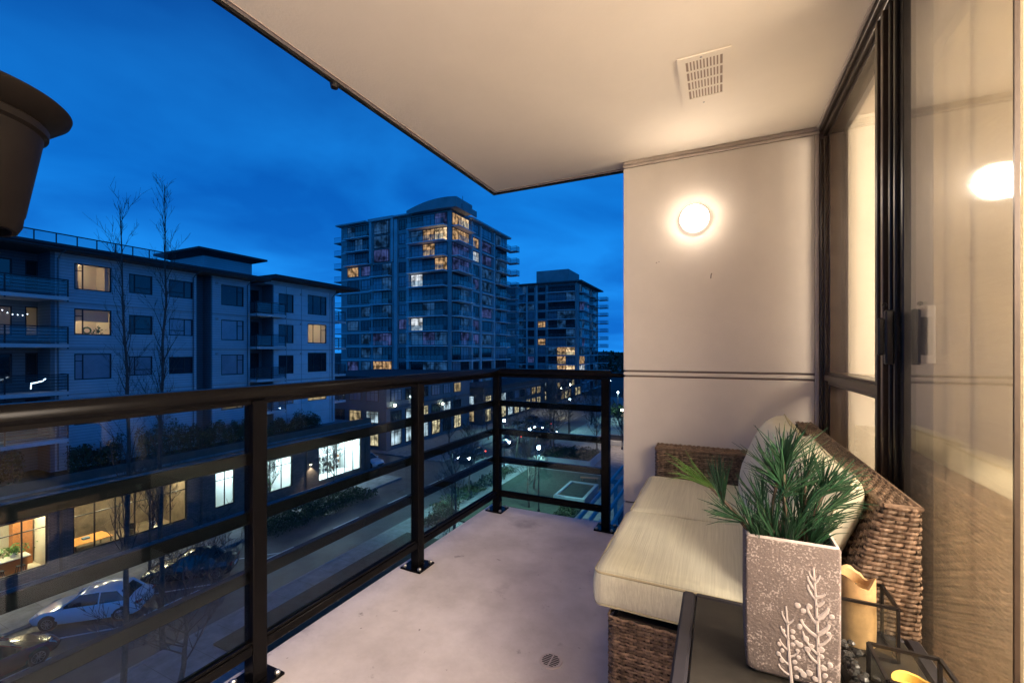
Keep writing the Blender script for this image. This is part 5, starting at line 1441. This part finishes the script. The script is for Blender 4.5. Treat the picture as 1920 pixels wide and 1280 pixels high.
# ------------------------------------------------------------------ cement planter with fern relief
PX0, PX1, PY0, PY1, PZ0, PZ1 = .050, .222, 1.083, 1.218, TZ, .800
pl = thing('cement_planter', 'tall speckled cement planter with white fern and berry relief', 'planter', ((PX0+PX1)/2, (PY0+PY1)/2, TZ))
def rrect(x0, y0, x1, y1, r, n=4):
    p = []
    for cx, cy, a0 in ((x1-r, y1-r, 0), (x0+r, y1-r, 90), (x0+r, y0+r, 180), (x1-r, y0+r, 270)):
        for k in range(n+1): a = R(a0+90*k/n); p.append((cx+r*math.cos(a), cy+r*math.sin(a)))
    return p
m = MB(); rings = []
for (z, ins, r) in ((PZ0+.004, .018, .02), (PZ0+.006, .009, .016), (PZ0+.014, .003, .010), (PZ0+.03, .001, .007), (.62, 0, .006), (PZ1-.004, 0, .006), (PZ1, .002, .005), (PZ1, .009, .004), (PZ1-.004, .011, .004), (PZ1-.10, .012, .004)):
    rings.append([(x + .0006*noise.noise(Vector((x*60, y*60, z*30))), y + .0008*noise.noise(Vector((x*50, y*60, z*40+5))), z) for x, y in rrect(PX0+ins, PY0+ins, PX1-ins, PY1-ins, r)])
n = len(rings[0])
for r_ in rings: m.v += r_
for i in range(len(rings)-1):
    for j in range(n): m.f.append((i*n+j, i*n+(j+1)%n, (i+1)*n+(j+1)%n, (i+1)*n+j))
m.f.append(tuple(range(n-1,-1,-1)))
m.build('body', 'cement', pl, smooth=True)
MB().prism(rrect(PX0+.014, PY0+.014, PX1-.014, PY1-.014, .004), PZ1-.05, PZ1-.04).build('soil', 'soil', pl)
MB().rbox(PX0+.02, PY0+.02, PZ0+.0005, PX1-.02, PY1-.02, PZ0+.0038, .001).build('foot', 'rubber', pl)
rim = MB(); rr_ = rrect(PX0+.0055, PY0+.0055, PX1-.0055, PY1-.0055, .005); rim.tube([(x, y, PZ1-.0006+.0008*noise.noise(Vector((x*200,y*200,1)))) for x, y in rr_], .0040, 6, closed=True)
rim.build('rim', 'relief_white', pl, smooth=True)
FW, FH = PX1-PX0, PZ1-PZ0
def fp(s, t_, d=.0): return Vector((PX0+s*FW, PY0-d, PZ1-t_*FH))
rel = MB(); rnd = random.Random(4)
def stroke(pts, w):
    P_ = [fp(*p, .0002) for p in pts]; k = len(rel.v); n = len(P_)
    for i, p in enumerate(P_):
        d = (P_[min(i+1, n-1)]-P_[max(i-1, 0)]).normalized(); s = Vector((-d.z, 0, d.x)); ww = w*1.25*(1-.35*i/(n-1))*rnd.uniform(.85, 1.15)/2
        rel.v += [tuple(p - s*ww), tuple(p - s*ww*.5 + Vector((0,-.0013,0))), tuple(p + s*ww*.5 + Vector((0,-.0013,0))), tuple(p + s*ww)]
    for i in range(n-1):
        for j in range(3): rel.f.append((k+i*4+j, k+(i+1)*4+j, k+(i+1)*4+j+1, k+i*4+j+1))
def blob(s, t_, rx, rz, rot=0):
    rx *= 1.12; rz *= 1.12; c = fp(s, t_, .0002); k = len(rel.v); n = 12; rel.v.append(tuple(c+Vector((0,-.0015,0))))
    for q in (.72, 1.0):
        for j in range(n):
            a = 2*PI*j/n; x, z = rx*math.cos(a)*q*rnd.uniform(.93,1.07), rz*math.sin(a)*q*rnd.uniform(.93,1.07)
            rel.v.append((c.x + x*math.cos(rot)-z*math.sin(rot), c.y-(.0012 if q < 1 else 0), c.z + x*math.sin(rot)+z*math.cos(rot)))
    for j in range(n):
        rel.f.append((k, k+1+j, k+1+(j+1)%n)); rel.f.append((k+1+j, k+1+n+j, k+1+n+(j+1)%n, k+1+(j+1)%n))
stroke([(.79, 1.0), (.775, .84), (.765, .66), (.755, .48), (.74, .32), (.72, .15)], .0062)
stroke([(.50, .985), (.478, .84), (.462, .70), (.455, .56), (.44, .45)], .0048)
def leaf_stroke(s, t_, ds, dt, w=.004): stroke([(s, t_), (s+ds*.45, t_-dt*.25), (s+ds*.85, t_-dt*.65), (s+ds, t_-dt)], w)
for (t_, ds, dt) in ((.24, -.06, .06), (.30, -.075, .09), (.36, -.075, .09), (.25, .05, .06)): leaf_stroke(.735, t_, ds, dt, .005)
leaf_stroke(.742, .35, .10, .04, .006); leaf_stroke(.745, .41, .08, .05, .006)
leaf_stroke(.75, .50, .12, .10, .008); leaf_stroke(.76, .60, .12, .09, .008); leaf_stroke(.765, .68, .13, .10, .006)
leaf_stroke(.755, .53, -.10, .11, .006); leaf_stroke(.762, .62, -.17, .10, .007); leaf_stroke(.77, .80, -.11, .07, .006); leaf_stroke(.77, .74, -.16, .14, .005)
for (s, t_) in ((.56,.43),(.62,.46),(.68,.42),(.90,.46),(.87,.58),(.58,.575),(.645,.65),(.585,.70),(.66,.72),(.70,.69),(.80,.745),(.82,.82),(.885,.79),(.80,.70),(.68,.88),(.62,.90),(.74,.91),(.835,.87),(.88,.92),(.93,.93),(.82,.955),(.70,.96),(.90,.985)):
    blob(s, t_, rnd.uniform(.0045, .0062), rnd.uniform(.0042, .0058), rnd.uniform(0, 3))
for (t_, ds, dt) in ((.58, -.075, .09), (.68, -.085, .08), (.76, -.10, .07), (.86, -.10, .07), (.93, -.11, .06)): leaf_stroke(.47, t_, ds, dt, .004)
leaf_stroke(.46, .57, .06, .04, .004); leaf_stroke(.485, .80, .09, .06, .004)
for (s, t_) in ((.41,.63),(.37,.73),(.40,.77),(.36,.80),(.40,.84),(.51,.62),(.51,.66),(.55,.69),(.51,.71),(.56,.745),(.57,.79),(.53,.83),(.545,.87),(.59,.88),(.55,.93)):
    blob(s, t_, rnd.uniform(.0036, .005), rnd.uniform(.0034, .0046), rnd.uniform(0, 3))
rel.build('fern_relief', 'relief_white', pl)

# ------------------------------------------------------------------ pine sprigs standing in the planter
pc = Vector(((PX0+PX1)/2, (PY0+PY1)/2, PZ1)); th_ = math.atan(390/820)
rv = Vector((math.cos(th_), math.sin(th_), 0)); dvv = Vector((-math.sin(th_), math.cos(th_), 0))
pine = thing('pine_sprigs', 'bunch of green long needled pine sprigs standing in the cement planter', 'plant', tuple(pc))
rn = random.Random(12)
def sprig(lat, dep, dz, dl, dd, du, fan, n, Ln, m='needle', root=None):
    """needle tuft at the tip of a twig"""
    tip = pc + rv*lat + dvv*dep + Vector((0,0,dz)); ax = (rv*dl + dvv*dd + Vector((0,0,du))).normalized()
    rt0 = pc + rv*(lat*.25+rn.uniform(-.03,.03)) + dvv*rn.uniform(-.025,.025) + Vector((0,0,-.045))
    mid = rt0.lerp(tip, .55) - ax*.01 + rv*rn.uniform(-.006,.006)
    mb = MB()
    for i in range(int(n*.85)):
        a = ax.orthogonal().normalized(); a = Matrix.Rotation(rn.uniform(0, 2*PI), 3, ax) @ a
        sp = math.tan(R(fan))*math.sqrt(rn.random())
        d = (ax + a*sp).normalized(); L_ = Ln*rn.uniform(.72, 1.12)
        st = tip - ax*rn.uniform(0, .038) + a*.002
        bend = a*rn.uniform(-.16, .14) + Vector((rn.gauss(0,.05),rn.gauss(0,.05),rn.uniform(-.16,.05)))
        L_ *= 1.1; pts = [st, st + d*L_*.33, st + (d + bend*.35)*L_*.68, st + (d + bend)*L_]
        mb.tube(pts, [.0012, .0014, .0012, .0004], 3, cap=False)
    tw = MB().tube([rt0, mid, tip-ax*.02, tip], [.004, .0035, .003, .002], 6).build('twig', 'twig', pine, smooth=True)
    nd = mb.build('needles', m, tw); stuff(nd)
S_ = [( -.015, -.01, .165, -.08, 0, 1, 40, 44, .085), (.010, .01, .165, .55, 0, 1, 32, 34, .085), (-.022, .0, .118, -.6, -.1, 1, 38, 40, .085), (.0, -.01, .100, .75, 0, .7, 34, 34, .075),
      (.088, .01, .108, .15, .1, 1, 42, 46, .085), (.092, -.01, .098, .95, 0, .55, 26, 36, .085), (-.140, .02, .085, -.2, 0, 1, 20, 44, .085), (-.125, -.01, .035, -.95, -.1, .45, 20, 26, .085),
      (.055, -.02, .038, .75, 0, .75, 34, 44, .095), (.035, .0, .06, .2, 0, 1, 36, 44, .08), (-.055, -.03, .03, -.35, -.1, 1, 30, 46, .085), (-.085, -.01, .02, -.15, 0, 1, 26, 40, .09),
      (-.03, .0, .14, -.45, .1, 1, 30, 36, .085), (.05, .0, .135, .5, .0, 1, 30, 34, .08), (.11, .0, .06, 1, 0, .5, 24, 34, .085), (.0, -.03, .02, .1, -.15, 1, 34, 48, .085), (.035, -.035, .0, .3, -.15, 1, 32, 46, .08), (-.03, -.035, .0, -.1, -.15, 1, 30, 46, .08), (.07, .0, -.005, .45, 0, 1, 26, 36, .08),
      (-.07, -.02, -.01, -.2, -.05, 1, 22, 40, .08), (.01, .03, .08, -.1, .2, 1, 40, 40, .085), (-.05, .02, .06, -.3, .2, 1, 34, 36, .08), (.055, .02, .085, .4, .2, 1, 30, 30, .08)]
for a in S_: sprig(*a)
sprig(-.150, .10, .082, -.85, .3, .5, 18, 30, .085, 'needle_light')

# ------------------------------------------------------------------ glass lanterns, candles, stones
def lantern(x0, x1, y0, y1, z0, z1, label, br=.0045):
    t = thing('glass_lantern', label, 'lantern', ((x0+x1)/2, (y0+y1)/2, z0), 0, 'open glass lanterns on the side table')
    m = MB(); c = [(x0,y0),(x1,y0),(x1,y1),(x0,y1)]
    for x, y in c: m.tube([(x,y,z0+.002),(x,y,z1)], br, 4)
    for z in (z0+.004, z1):
        for i in range(4): a, b_ = c[i], c[(i+1)%4]; m.tube([(*a,z),(*b_,z)], br, 4)
    m.build('frame', 'dark_metal', t)
    for i in range(4):
        a, b_ = c[i], c[(i+1)%4]; MB().quad((*a,z0+.006),(*b_,z0+.006),(*b_,z1-.003),(*a,z1-.003)).build('glass_pane', 'lantern_glass', t)
    MB().box(x0, y0, z0+.001, x1, y1, z0+.003).build('bottom', 'dark_metal', t)
    return t
lantern(.238, .362, 1.262, 1.372, TZ, .622, 'open black framed glass lantern holding the tall broken candle')
lantern(.285, .400, 1.045, 1.165, TZ, .582, 'low black framed glass lantern with a yellow candle in the bottom right corner')
def candle(x, y, z0, h, r, m, label, jag, seed):
    mb = MB(); n = 28; rnd = random.Random(seed); k = 0
    ring = lambda z, rr, j=0: [(x+rr*math.cos(2*PI*i/n)*(1+.03*math.sin(3*2*PI*i/n)), y+rr*math.sin(2*PI*i/n), z + j*(abs(math.sin(2*PI*i/n*1.5+seed))**1.5*.8 + .2*noise.noise(Vector((i*.9, seed, 0))))) for i in range(n)]
    rs = [ring(z0, r*.97), ring(z0+h*.3, r), ring(z0+h*.7, r*.98), ring(z0+h, r*.97, jag), ring(z0+h, r*.80, jag*.75), ring(z0+h-.012, r*.72), ring(z0+h-.016, r*.1)]
    for q in rs: mb.v += q
    for i in range(len(rs)-1):
        for j in range(n): mb.f.append((i*n+j, i*n+(j+1)%n, (i+1)*n+(j+1)%n, (i+1)*n+j))
    mb.f.append(tuple((len(rs)-1)*n+j for j in range(n)))
    t = thing('candle', label, 'candle', (x, y, z0)); mb.build('wax', m, t, smooth=True)
    MB().tube([(x, y, z0+h-.017), (x+.001, y, z0+h-.002)], .0012, 5).build('wick', 'rubber', t)
candle(.297, 1.318, TZ+.004, .138, .041, 'candle_wax', 'thick burnt pillar candle with a jagged top beside the planter', .030, 2)
candle(.345, 1.112, TZ+.004, .045, .036, 'candle_yellow', 'short yellow candle inside the low lantern', .006, 5)
t = thing('stone_tray', 'dark tray of black glassy stones between the planter and the lanterns', 'tray', (.262, 1.2, TZ))
MB().rbox(.236, 1.085, TZ+.0005, .281, 1.250, TZ+.008, .002).build('tray', 'dark_metal', t)
for k in range(26):
    x, y, z = rn.uniform(.244, .276), rn.uniform(1.09, 1.245), TZ+.014+rn.uniform(0, .03); r = rn.uniform(.008, .013)
    mb = MB(); mb.lathe([(0,-r*.7),(r*.8,-r*.4),(r,0),(r*.7,r*.5),(0,r*.75)], (0,0,0), 6)
    mb.v = [(a*rn.uniform(.8,1.15), b*rn.uniform(.8,1.15), c*rn.uniform(.8,1.1)) for a, b, c in mb.v]
    mb.build('stone', 'coal', t, loc=(x, y, z), rz=rn.uniform(0, 3))
